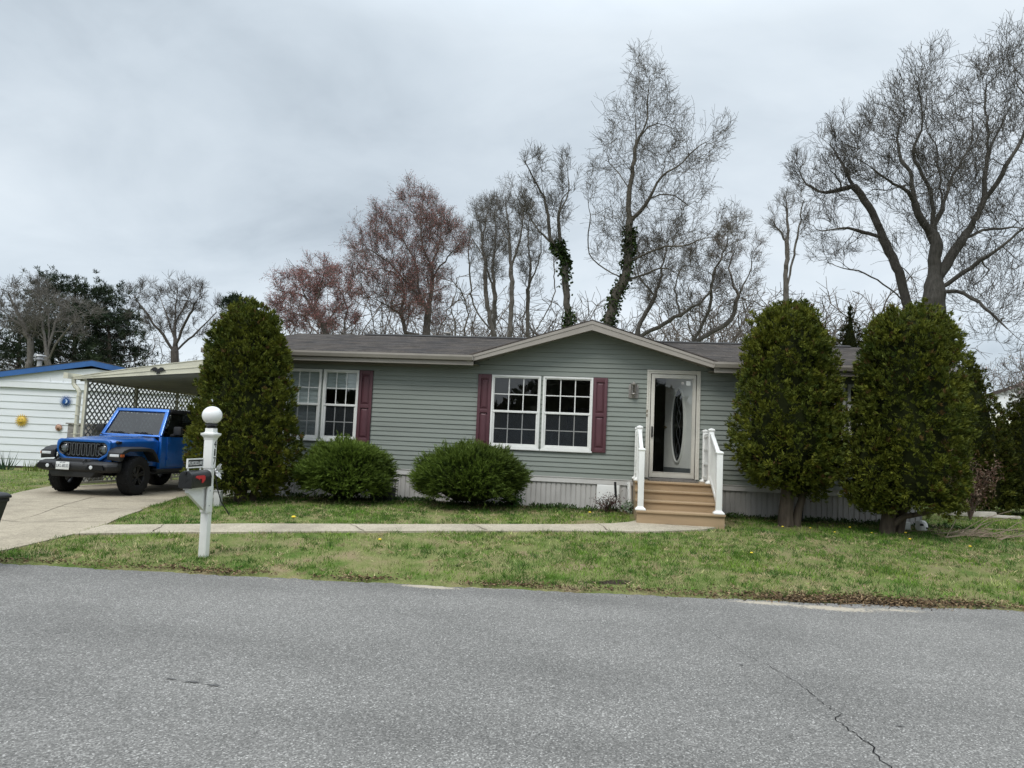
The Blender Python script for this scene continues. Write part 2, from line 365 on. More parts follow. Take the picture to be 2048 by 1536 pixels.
nt.links.new(colr, bg.inputs[0]); bg.inputs[1].default_value = .1
sun = bpy.data.lights.new('sun', 'SUN'); sun.energy = 1.0; sun.angle = R(24); sun.color = (1,.96,.9)
so = bpy.data.objects.new('sun', sun); COL.objects.link(so)
sd = Vector((math.sin(SUN_AZ)*math.cos(SUN_EL), math.cos(SUN_AZ)*math.cos(SUN_EL), math.sin(SUN_EL)))
so.rotation_euler = sd.to_track_quat('Z', 'Y').to_euler(); so.location = (0,0,30)
# ------------------------------------------------------------------ camera
cam = bpy.data.cameras.new('camera'); cam.sensor_fit = 'HORIZONTAL'; cam.sensor_width = 36; cam.lens = FPX/2048*36; cam.clip_end = 2000; cam.clip_start = .05
co = bpy.data.objects.new('camera', cam); COL.objects.link(co)
co.matrix_world = Matrix(((AR[0],AU[0],-AF[0],CAM[0]),(AR[1],AU[1],-AF[1],CAM[1]),(AR[2],AU[2],-AF[2],CAM[2]),(0,0,0,1)))
SC.camera = co
SC.view_settings.view_transform = 'Standard'; SC.view_settings.look = 'None'; SC.view_settings.exposure = .64; SC.view_settings.gamma = 1
SC.render.engine = 'CYCLES'; SC.cycles.max_bounces = 8; SC.cycles.transparent_max_bounces = 24; SC.cycles.caustics_reflective = False; SC.cycles.caustics_refractive = False
try: SC.cycles.use_denoising = True; SC.cycles.denoiser = 'OPENIMAGEDENOISE'; SC.cycles.denoising_input_passes = 'RGB_ALBEDO_NORMAL'; SC.cycles.denoising_prefilter = 'NONE'
except Exception: pass
# ================================================================== THE GREEN HOUSE
M = {}
M['siding'] = plain('sage_siding', (.226,.250,.222), .55, 0, .10, 1.3, .4, .05, (.4,1,3))
M['tan_siding'] = plain('faded_siding', (.25,.23,.205), .6, 0, .07, 1.3, .4)
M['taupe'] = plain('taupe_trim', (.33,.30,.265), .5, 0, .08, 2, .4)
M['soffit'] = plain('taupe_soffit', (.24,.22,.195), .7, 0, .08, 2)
M['white'] = plain('white_vinyl', (.78,.78,.75), .4, 0, .06, 3, .5)
M['cream'] = plain('cream_vinyl', (.58,.555,.49), .42, 0, .08, 3, .5)
M['skirt'] = plain('grey_vinyl_skirting', (.47,.455,.43), .55, 0, .16, 1.6, .4, 0, (1,1,.6))
M['skirtcap'] = plain('pale_vinyl_band', (.58,.565,.54), .5, 0, .1, 2)
M['burgundy'] = plain('burgundy_vinyl', (.102,.040,.049), .5, 0, .08, 3, .4)
M['black'] = plain('black_plastic', (.014,.014,.015), .45, 0, .15, 8, .5)
M['pane'] = glass('window_glass', (.72,.76,.77))
M['screen'] = screen_mat('insect_screen', (.05,.055,.06), .42)
M['blind'] = plain('pale_blind', (.74,.77,.74), .8, 0, .06, 4)
M['interior'] = plain('dim_interior', (.42,.39,.35), .8, 0, .2, .8)
M['brown'] = plain('tan_decking', (.37,.265,.16), .6, 0, .14, 2.2, .35, .12, (.5,4,4))
def shingles():
    t = NT('roof_shingles'); v = t.coord((1,1.03,1)); b = t.n('ShaderNodeTexBrick'); t.t.links.new(v, b.inputs[0])
    b.inputs['Scale'].default_value = 1; b.inputs['Brick Width'].default_value = .26; b.inputs['Row Height'].default_value = .14; b.inputs['Mortar Size'].default_value = .006
    b.inputs['Color1'].default_value = (.034,.031,.029,1); b.inputs['Color2'].default_value = (.084,.075,.069,1); b.inputs['Mortar'].default_value = (.035,.032,.03,1); b.offset = .43
    c = t.mix(b.outputs[0], t.ramp(t.noise(1.4, 5, .6, v), [(.3,(.78,.8,.86)),(.6,(1.1,1.03,.95))]), .8, 'MULTIPLY')
    c = t.mix(c, t.ramp(t.noise(130, 3, .6, v), [(.3,.7),(.7,1.3)]), .6, 'MULTIPLY')
    c = t.mix(c, (.24,.12,.05), t.ramp(t.noise(3.2, 6, .75, t.coord((.6,2,1))), [(.6,0),(.78,.45)]))
    t.bump(b.outputs[1], .4, .01); return t.fin(c, .95, 0, .15)
M['roof'] = shingles()
HX0, HX1, HB = -7.66, 5.5, .97            # house ends, bottom of the siding
house = thing('house', 'sage green single storey manufactured home with burgundy shutters and brown shingle roof', 'house', (-1,F,.4))
def B(mb, name, mat, parent=None, **k):
    """build world-coordinate shapes as a part of a thing whose Empty is not rotated"""
    p = parent; off = Vector((0,0,0))
    while p is not None: off += Vector(p.location); p = p.parent
    mb.v = [(a-off.x, b-off.y, c-off.z) for a,b,c in mb.v]
    return mb.build(name, mat, parent, **k)
# openings: x0, x1, z0, z1
WIN = [(-6.21,-5.50,1.455,2.812,'blind'), (-5.45,-4.745,1.455,2.812,'half'), (-2.145,-1.225,1.455,2.812,'dark'), (-1.175,-.255,1.455,2.812,'dark'), (3.42,4.2,1.455,2.84,'dark'), (4.25,4.95,1.455,2.84,'dark')]
DOOR = (.80,1.625,1.03,2.93)
OPEN = [w_[:4] for w_ in WIN]+[DOOR]
def gable_z(x): return 3.655-.317*abs(x+.3)
EXPO = .0885
def siding(zlo, zhi, xfun, yb=F, cuts=(), strip=None, whole=False):
    a = MB(); b = MB(); z0 = zlo; k = 0; x_seam = 1.1
    while z0 < zhi-1e-4:
        z1 = min(z0+EXPO, zhi); zs = sorted({z0,z1,*[c for o_ in cuts for c in o_[2:4] if z0 < c < z1]})
        for za,zb in zip(zs[:-1], zs[1:]):
            xa,xb = xfun(zb)
            segs = [(xa,xb)]
            for o_ in cuts:
                if o_[2] < zb-1e-5 and o_[3] > za+1e-5:
                    segs = [q for s0,s1 in segs for q in ((s0,min(s1,o_[0])),(max(s0,o_[1]),s1)) if q[1]-q[0] > 1e-3]
            ya = yb-.019+.017*(za-z0)/EXPO; yc = yb-.019+.017*(zb-z0)/EXPO
            for s0,s1 in segs:
                parts = [(s0,s1,a)]
                if strip and strip[0] <= z0 < strip[1] and s0 < strip[2]: parts = [(s0,min(s1,strip[2]),b)]+([(strip[2],s1,a)] if s1 > strip[2] else [])
                sm = (x_seam+k*1.37) % 3.66-9.5; cuts_ = [sm+3.66*q for q in range(6)]; parts2 = []
                for p0,p1,mb in parts:     # factory lengths lap over one another
                    xs_ = [p0]+[q for q in cuts_ if p0+.1 < q < p1-.1]+[p1]
                    parts2 += [(xs_[j],xs_[j+1],mb,.0022*((j+k)%2)) for j in range(len(xs_)-1)]
                for p0,p1,mb,dy in parts2:
                    if p1-p0 < 1e-3: continue
                    mb.sheet([(p0,ya-dy,za),(p1,ya-dy,za),(p1,yc-dy,zb),(p0,yc-dy,zb)])
                    if za == z0: mb.sheet([(p0,yb,za),(p1,yb,za),(p1,ya-dy,za),(p0,ya-dy,za)])
        z0 = z1; k += 1
    return a, b
a, b = siding(HB, 3.0, lambda z: (HX0,HX1), cuts=OPEN, strip=(2.83,2.96,-3.35))
g, _ = siding(HB+23*EXPO, 3.75, lambda z: (-.3-(3.785-z)/.313, -.3+(3.785-z)/.313), whole=True)
a.add(g.v, g.f)
a.box(HX0,HX0+.02,F+.003,F+7.9,HB,3.02).box(HX1-.02,HX1,F+.003,F+7.9,HB,3.02).box(HX0,HX1,F+7.88,F+7.9,HB,3.02)
a.prism([(F+.01,3.02),(F+7.9,3.02),(17.7,4.0)], HX0, HX0+.02, 'x').prism([(F+.01,3.02),(F+7.9,3.02),(17.7,4.0)], HX1-.02, HX1, 'x')
B(a, 'wall', M['siding'], house)['label'] = 'sage green lap siding'
B(b, 'faded_siding_strip', M['tan_siding'], house)['label'] = 'tan siding courses under the eave'
for q in ((HX0-.012,HX0+.05),(HX1-.05,HX1+.012)): B(MB().box(*q,F-.022,F,HB,3.0), 'corner_trim', M['cream'], house)
# interior: one dim room behind the openings
r = MB(); x0,x1,y0,y1,z0,z1 = HX0+.05,HX1-.05,F+.06,F+3.6,.985,3.0
r.sheet([(x0,y1,z0),(x1,y1,z0),(x1,y1,z1),(x0,y1,z1)]).sheet([(x0,y0,z0),(x1,y0,z0),(x1,y1,z0),(x0,y1,z0)]).sheet([(x0,y0,z1),(x1,y0,z1),(x1,y1,z1),(x0,y1,z1)])
for xx in (x0,-3.4,.35,2.5,x1): r.box(xx-.03,xx+.03,y0,y1,z0+.003,z1-.003)
for p in OPEN:   # reveals round each opening
    r.box(p[0]-.02,p[0],F+.004,F+.09,p[2]-.02,p[3]+.02).box(p[1],p[1]+.02,F+.004,F+.09,p[2]-.02,p[3]+.02)
    r.box(p[0],p[1],F+.004,F+.09,p[3],p[3]+.02).box(p[0],p[1],F+.004,F+.09,p[2]-.02,p[2])
B(r, 'interior', M['interior'], house)
m_uph = plain('dim_upholstery', (.2,.2,.24), .9, 0, .3, 3)
for nm,mb in (('sofa',MB().cbox((-1.55,F+1.5,1.25),(1.7,.8,.5)).cbox((-1.55,F+1.85,1.55),(1.7,.25,.6))),('cabinet',MB().cbox((-.6,F+2.9,1.7),(.5,.4,1.4))),('bed',MB().cbox((-5.2,F+2.2,1.3),(1.6,1.5,.6)))): B(mb, nm, m_uph, house, bev=.05)
def window(p, style):
    x0,x1,z0,z1 = p; fw = .05; zm = (z0+z1)/2; y0,y1 = F-.045,F+.03
    mb = MB(); R4 = lambda e: [(x0+e,z0+e),(x1-e,z0+e),(x1-e,z1-e),(x0+e,z1-e)]
    mb.ring(R4(-.004), R4(fw*.62), y0, y1).ring(R4(fw*.62), R4(fw), y0+.016, y1-.004)
    mb.box(x0+fw*.62,x1-fw*.62,y0+.01,y1-.008,zm-.021,zm+.021)
    mb.box(x0+fw,x0+fw+.018,y0+.026,y1-.006,z0+fw,zm-.021).box(x1-fw-.018,x1-fw,y0+.026,y1-.006,z0+fw,zm-.021).box(x0+fw+.018,x1-fw-.018,y0+.026,y1-.006,z0+fw,z0+fw+.03)
    mb.box(x0-.02,x1+.02,y0-.012,y0-.002,z0-.03,z0+.0)
    fr = B(mb, 'window', M['white'], house, bev=.004)
    mu = MB(); xi0,xi1 = x0+fw,x1-fw
    for za,zb in ((zm+.021,z1-fw),(z0+fw,zm-.021)):
        for k in (1,2):
            xx = xi0+(xi1-xi0)*k/3; mu.box(xx-.009,xx+.009,F-.004,F+.004,za,zb)
        for s0,s1 in ((xi0,xi0+(xi1-xi0)/3-.009),(xi0+(xi1-xi0)/3+.009,xi0+(xi1-xi0)*2/3-.009),(xi0+(xi1-xi0)*2/3+.009,xi1)):
            mu.box(s0,s1,F-.0035,F+.0035,(za+zb)/2-.009,(za+zb)/2+.009)
    B(mu, 'muntin_grid', M['white'], fr)
    for za,zb in ((zm+.021,z1-fw),(z0+fw,zm-.021)):
        B(MB().sheet([(xi0,F+.0065,za),(xi1,F+.0065,za),(xi1,F+.0065,zb),(xi0,F+.0065,zb)]), 'pane', M['pane'], fr)
    B(MB().sheet([(xi0+.018,F-.012,z0+fw+.03),(xi1-.018,F-.012,z0+fw+.03),(xi1-.018,F-.012,zm-.021),(xi0+.018,F-.012,zm-.021)]), 'insect_screen', M['screen'], fr)
    if style in ('blind','half'):
        zb = z0+.04 if style == 'blind' else z1-.37
        bl = MB(); k = 14 if style == 'blind' else 5
        for j in range(k):   # shallow folds of a fabric shade
            a0 = zb+(z1-.03-zb)*j/k; a1 = zb+(z1-.03-zb)*(j+1)/k; am = (a0+a1)/2
            bl.sheet([(xi0-.02,F+.05,a0),(xi1+.02,F+.05,a0),(xi1+.02,F+.058,am),(xi0-.02,F+.058,am)]).sheet([(xi0-.02,F+.058,am),(xi1+.02,F+.058,am),(xi1+.02,F+.05,a1),(xi0-.02,F+.05,a1)])
        B(bl, 'blind', M['blind'], fr)
    return fr
for q in WIN: window(q[:4], q[4])
def shutter(x0, x1, z0=1.44, z1=2.818):
    mb = MB(); y1 = F-.014; y0 = F-.05; st = .055; zm = (z0+z1)/2
    mb.box(x0,x0+st,y0,y1,z0,z1).box(x1-st,x1,y0,y1,z0,z1)
    for za,zb in ((z0,z0+.085),(zm-.035,zm+.035),(z1-.085,z1)): mb.box(x0+st,x1-st,y0,y1,za,zb)
    for za,zb in ((z0+.085,zm-.035),(zm+.035,z1-.085)):
        mb.box(x0+st,x1-st,y0+.024,y1,za,zb)
        e = .03; o_ = [(x0+st+.012,za+.012),(x1-st-.012,za+.012),(x1-st-.012,zb-.012),(x0+st+.012,zb-.012)]
        i_ = [(x0+st+.012+e,za+.012+e),(x1-st-.012-e,za+.012+e),(x1-st-.012-e,zb-.012-e),(x0+st+.012+e,zb-.012-e)]
        vs = [(u,y0+.0235,w_) for u,w_ in o_]+[(u,y0+.006,w_) for u,w_ in i_]
        mb.add(vs, [(0,1,5,4),(1,2,6,5),(2,3,7,6),(3,0,4,7),(4,5,6,7)])
    B(mb, 'shutter', M['burgundy'], house, bev=.004)
for q in ((-6.49,-6.225),(-4.735,-4.465),(-2.41,-2.155),(-.245,.015)): shutter(*q)
# skirting with vertical ribs
def skirting(x0, x1, name, lbl=None):
    sk = MB(); x = x0; pr = []
    while x < x1:
        pr += [(x,F+.012),(x+.062,F+.012),(x+.068,F+.026),(x+.082,F+.026),(x+.088,F+.012)]; x += .092
    pr = [(min(px,x1),py) for px,py in pr]
    for (a0,b0),(a1,b1) in zip(pr[:-1], pr[1:]): sk.sheet([(a0,b0,.2),(a1,b1,.2),(a1,b1,.87),(a0,b0,.87)])
    o = B(sk, name, M['skirt'], house)
    if lbl: o['label'] = lbl
skirting(HX0, HX1, 'skirting')
s = MB().box(HX0-.01,HX1+.01,F-.012,F+.03,.865,.955).box(HX0-.01,HX1+.01,F-.022,F+.02,.9555,.969).box(HX0,HX0+.02,F+.03,F+7.9,.2,.968).box(HX1-.02,HX1,F+.03,F+7.9,.2,.968)
B(s, 'skirting_cap', M['skirtcap'], house)
B(MB().box(-.12,.29,F-.016,F-.002,.36,.86).box(-.105,.275,F-.022,F-.0165,.375,.845), 'access_panel', M['white'], house, bev=.003)
B(MB().box(-7.1,-6.95,F-.01,F+.01,.25,.86), 'skirting_seam', plain('dark_gap', (.05,.045,.04), .8), house)
# roof
EY, EZ, RY, RZ = 13.40, 3.14, 17.7, 4.085; sl = (RZ-EZ)/(RY-EY); RX0, RX1 = HX0-.10, HX1+.3
rf = MB(); th = .05
def rzz(y): return EZ+sl*(y-EY)
YB = 2*RY-EY
GX, GHW, GZ, GY = -.3, 2.24, 3.845, 13.38; ge = EZ+.005; yb_ = EY+(GZ-EZ)/sl
for (ya,za,yb_,zb,RX0_,RX1_) in ((EY,EZ,RY,RZ,RX0,GX-GHW),(EY,EZ,RY,RZ,GX+GHW,RX1),(YB,EZ,RY,RZ,RX0,RX1)):
    rf.add([(RX0_,ya,za),(RX1_,ya,za),(RX1_,yb_,zb),(RX0_,yb_,zb),(RX0_,ya,za-th),(RX1_,ya,za-th),(RX1_,yb_,zb-th),(RX0_,yb_,zb-th)], [(0,1,2,3),(7,6,5,4),(0,4,5,1),(1,5,6,2),(3,7,4,0)])
yb_ = EY+(GZ-EZ)/sl
rf.add([(GX-GHW,EY,EZ),(GX,yb_,GZ),(GX+GHW,EY,EZ),(GX+GHW,RY,RZ),(GX-GHW,RY,RZ)], [(0,1,4),(1,3,4),(1,2,3)])
for sx in (-1,1):   # the cross gable over the door, its valleys meeting the main slope
    rf.add([(GX,GY,GZ),(GX,yb_,GZ+.012),(GX+sx*GHW,GY,ge),(GX,GY,GZ-th),(GX+sx*GHW,GY,ge-th),(GX+sx*GHW,EY+.15,ge+.03),(GX+sx*GHW,EY+.15,ge-th)], [(0,1,5,2),(0,2,4,3),(2,5,6,4)])
roof = B(rf, 'roof', M['roof'], house)
B(MB().prism([(RY-.13,rzz(RY)-.029+.006),(RY,RZ+.012),(RY+.13,rzz(RY)-.029+.006),(RY+.13,rzz(RY)-.029+.028),(RY,RZ+.04),(RY-.13,rzz(RY)-.029+.028)], -6.0, RX1-.3, 'x'), 'ridge_vent', plain('ridge_cap', (.03,.028,.027), .8), roof)
vp = Vector((-3.95,17.85,RZ-.05)); B(MB().tube([vp,vp+Vector((0,0,.16))], .045, 12).lathe([(.0,.2),(.06,.195),(.085,.16),(.07,.15),(0,.15)], vp), 'vent_pipe', M['soffit'], roof, smooth=True)
# eaves: gutter, fascia, soffit, rake boards
tr = MB()
gprof = [(13.30,3.125),(13.30,3.09),(13.325,3.03),(13.40,3.025),(13.40,3.118),(13.39,3.118),(13.39,3.035),(13.33,3.04),(13.312,3.09),(13.312,3.125)]
for xa,xb in ((RX0-.02,-2.46),(1.87,RX1+.02)):
    gt = MB().prism(gprof, xa, xb, 'x'); tr.box(xa+.01,xb,13.402,13.43,2.945,3.085); tr.box(xa+.01,xb,13.385,13.4015,2.945,3.01)
    for ex in (xa,xb): gt.box(ex-.004,ex+.004,13.30,13.40,3.03,3.12)
    B(gt, 'gutter', M['taupe'], house)
for sx in (-1,1):
    xe = GX+sx*(GHW+.03); dz = -.012; n0 = .165
    tr.add([(GX,GY-.012,GZ-.03),(GX,GY-.012,GZ-.03-n0),(xe,GY-.012,ge-.05-n0*.62),(xe,GY-.012,ge-.045),(GX,GY+.02,GZ-.03),(GX,GY+.02,GZ-.03-n0),(xe,GY+.02,ge-.05-n0*.62),(xe,GY+.02,ge-.045)],
           [(0,1,2,3),(7,6,5,4),(0,4,5,1),(1,5,6,2),(2,6,7,3),(3,7,4,0)])
    tr.add([(GX,GY-.022,GZ-.028),(GX,GY-.022,GZ-.085),(xe,GY-.022,ge-.085),(xe,GY-.022,ge-.043),(GX,GY-.0125,GZ-.028),(GX,GY-.0125,GZ-.085),(xe,GY-.0125,ge-.085),(xe,GY-.0125,ge-.043)],
           [(0,1,2,3),(0,4,5,1),(1,5,6,2),(2,6,7,3),(3,7,4,0)])
B(tr, 'fascia', M['taupe'], house)
sf = MB().sheet([(RX0,13.43,2.975),(-2.4,13.43,2.975),(-2.4,F+.01,2.975),(RX0,F+.01,2.975)]).sheet([(1.8,13.43,2.975),(RX1,13.43,2.975),(RX1,F+.01,2.975),(1.8,F+.01,2.975)])
for sx in (-1,1): sf.sheet([(GX,GY+.02,GZ-.15),(GX+sx*GHW,GY+.02,ge-.13),(GX+sx*GHW,F+.02,ge-.13),(GX,F+.02,GZ-.15)])
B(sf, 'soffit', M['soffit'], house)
# front door: casing, glazed storm door, white inner door standing ajar behind it
dx0,dx1,dz0,dz1 = DOOR
cs = MB(); P = lambda e,b_=0: [(dx0-e,dz0-b_),(dx1+e,dz0-b_),(dx1+e,dz1+e),(dx0-e,dz1+e)]
cs.ring(P(.068), P(.035), F-.036, F+.0).ring(P(.035), P(0), F-.028, F+.06)
door = B(cs, 'door_casing', M['cream'], house, bev=.004)
st = MB(); lw = .062; g0,g1,gz0,gz1 = dx0+.012+lw,dx1-.012-lw,dz0+.11,dz1-.08
O4 = [(dx0+.012,dz0+.01),(dx1-.012,dz0+.01),(dx1-.012,dz1-.01),(dx0+.012,dz1-.01)]; I4 = [(g0,gz0),(g1,gz0),(g1,gz1),(g0,gz1)]
st.ring(O4, I4, F-.02, F+.014); J4 = [(g0-.012,gz0-.012),(g1+.012,gz0-.012),(g1+.012,gz1+.012),(g0-.012,gz1+.012)]; st.ring(J4, I4, F-.026, F-.0195)
sd_ = B(st, 'storm_door', M['cream'], house, bev=.003)
B(MB().sheet([(g0,F-.004,gz0),(g1,F-.004,gz0),(g1,F-.004,gz1),(g0,F-.004,gz1)]), 'pane', glass('storm_glass', (.86,.88,.88)), sd_)
B(MB().tube([(g0-.032,F-.05,1.78),(g0-.03,F-.062,1.84),(g0-.032,F-.05,1.95)], [.009,.015,.01], 8).box(g0-.045,g0-.018,F-.05,F-.02,1.765,1.96), 'handle', M['black'], sd_, bev=.004)
for sx,sz,ss,cc in ((g1-.075,gz1-.08,.08,'white'),(g1-.175,gz1-.08,.05,'skirt')):
    B(MB().box(sx-ss/2,sx+ss/2,F-.0075,F-.0045,sz-ss/2,sz+ss/2), 'sticker', M[cc], sd_)
B(MB().box(dx0-.02,dx1+.02,F-.09,F+.05,.99,1.029), 'threshold', plain('grey_sill', (.16,.15,.14), .5), house, bev=.006)
B(MB().cbox((.745,F-.03,2.235),(.03,.02,.055)).cbox((.745,F-.03,2.16),(.028,.022,.05)), 'doorbell', plain('bronze_button', (.25,.22,.17), .4), house, bev=.004)
hd = thing('inner_door', None, None); hd.parent = house; hd.location = Vector((1.6,F+.075,1.0))-house.location; hd.rotation_euler = (0,0,R(-58)); hd['label'] = 'white front door ajar with an oval leaded glass light'
mw = plain('white_door_paint', (.72,.71,.66), .45, 0, .05, 3)
sl_ = MB(); ov = lambda a_,b_,n=40: [(-.43+a_*math.cos(2*math.pi*k/n), 1.02+b_*math.sin(2*math.pi*k/n)) for k in range(n)]
def oval_plate(mb, y):   # slab face with an oval hole
    n = 40; o_ = ov(.19,.70,n); vs = [(u,y,w_) for u,w_ in o_]; rect = []
    for k in range(n):
        a_ = 2*math.pi*k/n; c_,s_ = math.cos(a_),math.sin(a_); m_ = min(.42/max(abs(c_),1e-6), .99/max(abs(s_),1e-6)); rect.append((-.43+c_*m_, 1.02+s_*m_))
    vs += [(u,y,w_) for u,w_ in rect]; mb.add(vs, [(k,(k+1)%n,n+(k+1)%n,n+k) for k in range(n)])
oval_plate(sl_, -.02); oval_plate(sl_, .02)
sl_.ring([(-.85,.02),(0-.01,.02),(-.01,2.02),(-.85,2.02)], [(-.845,.025),(-.015,.025),(-.015,2.015),(-.845,2.015)], -.0205, .0205)
sl_.build('door_slab', mw, hd)
MB().ring(ov(.215,.725), ov(.175,.68), -.04, -.021).ring(ov(.2,.71), ov(.178,.683), -.05, -.0405).build('oval_trim', mw, hd, bev=.003)
MB().prism(ov(.178,.684), -.012, .0).build('oval_glass', glass('leaded_glass', (.12,.16,.19)), hd)
ld = MB(); cx = -.43
for s_ in (-1,1):
    pts = [(cx+s_*.055*math.sin(math.pi*k/12*2)*(1 if k < 13 else 1), -.016, .42+1.2*k/24) for k in range(25)]; ld.tube(pts, .004, 5)
    ld.tube([(cx+s_*.17*math.sin(math.pi*k/16)*.98, -.016, .35+1.34*k/16) for k in range(17)], .003, 5)
ld.build('lead_lines', plain('lead', (.2,.21,.22), .4, .7), hd)
MB().box(-.84,-.02,-.026,-.0206,.03,.22).build('kick_plate', plain('kick_grey', (.13,.14,.14), .4), hd)
MB().lathe([(0,-.075),(.022,-.07),(.028,-.05),(.012,-.035),(.02,-.022)], (-.80,0,.98), 16, 'y').lathe([(0,.075),(.022,.07),(.028,.05),(.012,.035),(.02,.022)], (-.80,0,.98), 16, 'y').build('knob', plain('brass_knob', (.25,.21,.13), .3, .9), hd, smooth=True)
# wall lantern
mp = plain('pewter', (.30,.28,.26), .45, .3, .15, 10)
la = MB(); lx, lz = .49, 2.62
pl_ = [(-.075,-.16),(.075,-.16),(.09,-.14),(.09,.06),(.07,.10),(.0,.13),(-.07,.10),(-.09,.06),(-.09,-.14)]
la.prism([(lx+u,lz+w_) for u,w_ in pl_], F-.03, F-.012)
lan = B(la, 'wall_lantern', mp, house, bev=.006)
lb = MB().lathe([(.0,.135),(.012,.13),(.02,.11),(.062,.095),(.05,.07)], (lx,F-.10,lz), 12).lathe([(.044,-.07),(.05,-.085),(.02,-.11),(.012,-.14),(.0,-.15)], (lx,F-.10,lz), 12)
for k in range(6):
    a_ = math.pi/3*k; lb.tube([(lx+.05*math.cos(a_),F-.10+.05*math.sin(a_),lz+.075),(lx+.042*math.cos(a_),F-.10+.042*math.sin(a_),lz-.075)], .005, 5)
lb.tube([(lx,F-.02,lz-.12),(lx,F-.06,lz-.15),(lx,F-.10,lz-.13)], .009, 6).tube([(lx,F-.02,lz+.1),(lx,F-.06,lz+.15),(lx,F-.10,lz+.13)], .007, 6)
B(lb, 'lantern_cage', mp, lan, smooth=True)
B(MB().lathe([(.044,.07),(.038,-.07)], (lx,F-.10,lz), 12), 'lantern_glass', glass('lamp_glass', (.8,.78,.72)), lan)
# downspout beside the steps: corrugated white pipe
ds = MB(); pts = []; rr = []
for k in range(60):
    t_ = k/59; pts.append((.455+.02*math.sin(t_*3)+(.0 if t_ < .9 else (t_-.9)*.3), F-.07-.05*t_-(0 if t_ < .85 else (t_-.85)*.9), .93-.55*t_)); rr.append(.036+.006*(k%2))
ds.tube(pts, rr, 12); B(ds, 'downspout', M['white'], house, smooth=False)
B(MB().box(2.88,3.28,F-.04,F-.015,1.06,1.30).box(2.9,3.08,F-.046,F-.0405,1.085,1.275), 'wall_vent', plain('dark_vent', (.09,.10,.10), .5), house)

# ================================================================== PORCH STEPS
steps = thing('porch_steps', 'tan composite front steps with white vinyl railings climbing to the glazed door', 'steps', (1.2,12.6,gz(1.2,12)))
SX0,SX1 = .53,1.87; tops = [(11.88,.575),(12.2,.715),(12.52,.86),(12.84,.995)]; zb = .3
for k,(yf,zt) in enumerate(tops):
    ye_ = tops[k+1][0]+.03 if k < 3 else F-.03
    B(MB().box(SX0-.012,SX1+.012,yf-.03,ye_,zt-.032,zt), 'tread', M['brown'], steps, bev=.006)
    zl = zb if k == 0 else tops[k-1][1]+.001
    B(MB().box(SX0,SX1,yf,yf+.025,zl,zt-.033), 'riser', M['brown'], steps)
for xx in (SX0,SX1-.03):
    sdm = MB()
    for k,(yf,zt) in enumerate(tops):
        ye_ = tops[k+1][0]-.001 if k < 3 else F-.05
        sdm.box(xx+.001,xx+.028,yf+.026,ye_,zb,zt-.033)
    B(sdm, 'stringer', M['brown'], steps)
def post(x, y, z0, z1, cap=True):
    mb = MB(); w_ = .046
    mb.box(x-w_,x+w_,y-w_,y+w_,z0,z1)
    mb.loft([[(x-e,y-e,z),(x+e,y-e,z),(x+e,y+e,z),(x-e,y+e,z)] for e,z in ((.082,z0+.001),(.082,z0+.022),(.052,z0+.05),(.0465,z0+.06))])
    if cap: mb.loft([[(x-e,y-e,z),(x+e,y-e,z),(x+e,y+e,z),(x-e,y+e,z)] for e,z in ((.054,z1-.012),(.057,z1+.008),(.05,z1+.02),(.02,z1+.035),(.004,z1+.04))])
    return B(mb, 'post', M['white'], steps, bev=.004)
for sx,x in ((-1,SX0+.055),(1,SX1-.085)):
    yl,yn,yf_ = tops[0][0]+.06, tops[3][0]+.07, F-.1
    post(x,yl,.576,1.52); post(x,yn,.996,1.90); post(x,yf_,.996,1.90)
    # sloping stair rail
    B(MB().bar((x,yl+.04,1.46),(x,yn-.04,1.83),.062,.085).bar((x,yl+.04,.70),(x,yn-.04,1.10),.045,.075), 'handrail', M['white'], steps, bev=.008)
    bl = MB()
    for k in range(1,7):
        t_ = k/7; yy = yl+.04+(yn-yl-.08)*t_; bl.box(x-.018,x+.018,yy-.018,yy+.018,.735+.4*t_,1.42+.37*t_)
    B(bl, 'balusters', M['white'], steps)
    # level landing panel with horizontal rails and boards
    pn = MB(); ya_,yb2 = yn+.047,yf_-.047
    for za,zb_ in ((1.045,1.10),(1.30,1.335),(1.56,1.595),(1.79,1.85)): pn.box(x-.026,x+.026,ya_,yb2,za,zb_)
    for k in range(7):
        yy = ya_+(yb2-ya_)*(k+.5)/7; dw = (yb2-ya_)/7*.42; pn.box(x-.012,x+.012,yy-dw,yy+dw,1.10,1.79)
    B(pn, 'railing_panel', M['white'], steps)
o = MB().box(.78,1.62,13.08,13.6,.996,1.008).build('doormat', plain('woven_mat', (.13,.115,.10), .95, 0, .4, 40), None, org=(1.2,13.35,.996)); tag(o, 'dark brown doormat on the top landing before the storm door', 'doormat')
# ================================================================== CARPORT at the house's left end
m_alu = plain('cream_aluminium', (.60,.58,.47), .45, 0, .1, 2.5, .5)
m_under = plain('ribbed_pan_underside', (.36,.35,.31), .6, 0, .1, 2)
m_lat = plain('shade_grey_lattice', (.30,.295,.27), .7, 0, .12, 5)  # shade of the lattice's shadow side is put into this grey
CX0,CX1,CY0,CY1 = -12.1,HX0-.02,15.85,21.4
carport = thing('carport', 'cream aluminium carport with lattice side sheltering the blue off-roader', 'carport', (-10,18,.12))
xl,xr = -12.40,CX1
zt = lambda x: 2.645+(x-xl)*.158+.010*(x-xl)*(3.2-(x-xl))     # roof top, very slightly arched
zb_ = lambda x: 2.60+(x-xl)*.079     # lower edge of the front fascia
XS = list(np.linspace(xl,xr,9))
B(MB().prism([(x,zb_(x)) for x in XS]+[(x,zt(x)) for x in XS[::-1]], CY0-.03, CY0-.002), 'fascia', m_alu, carport)
fb = MB()
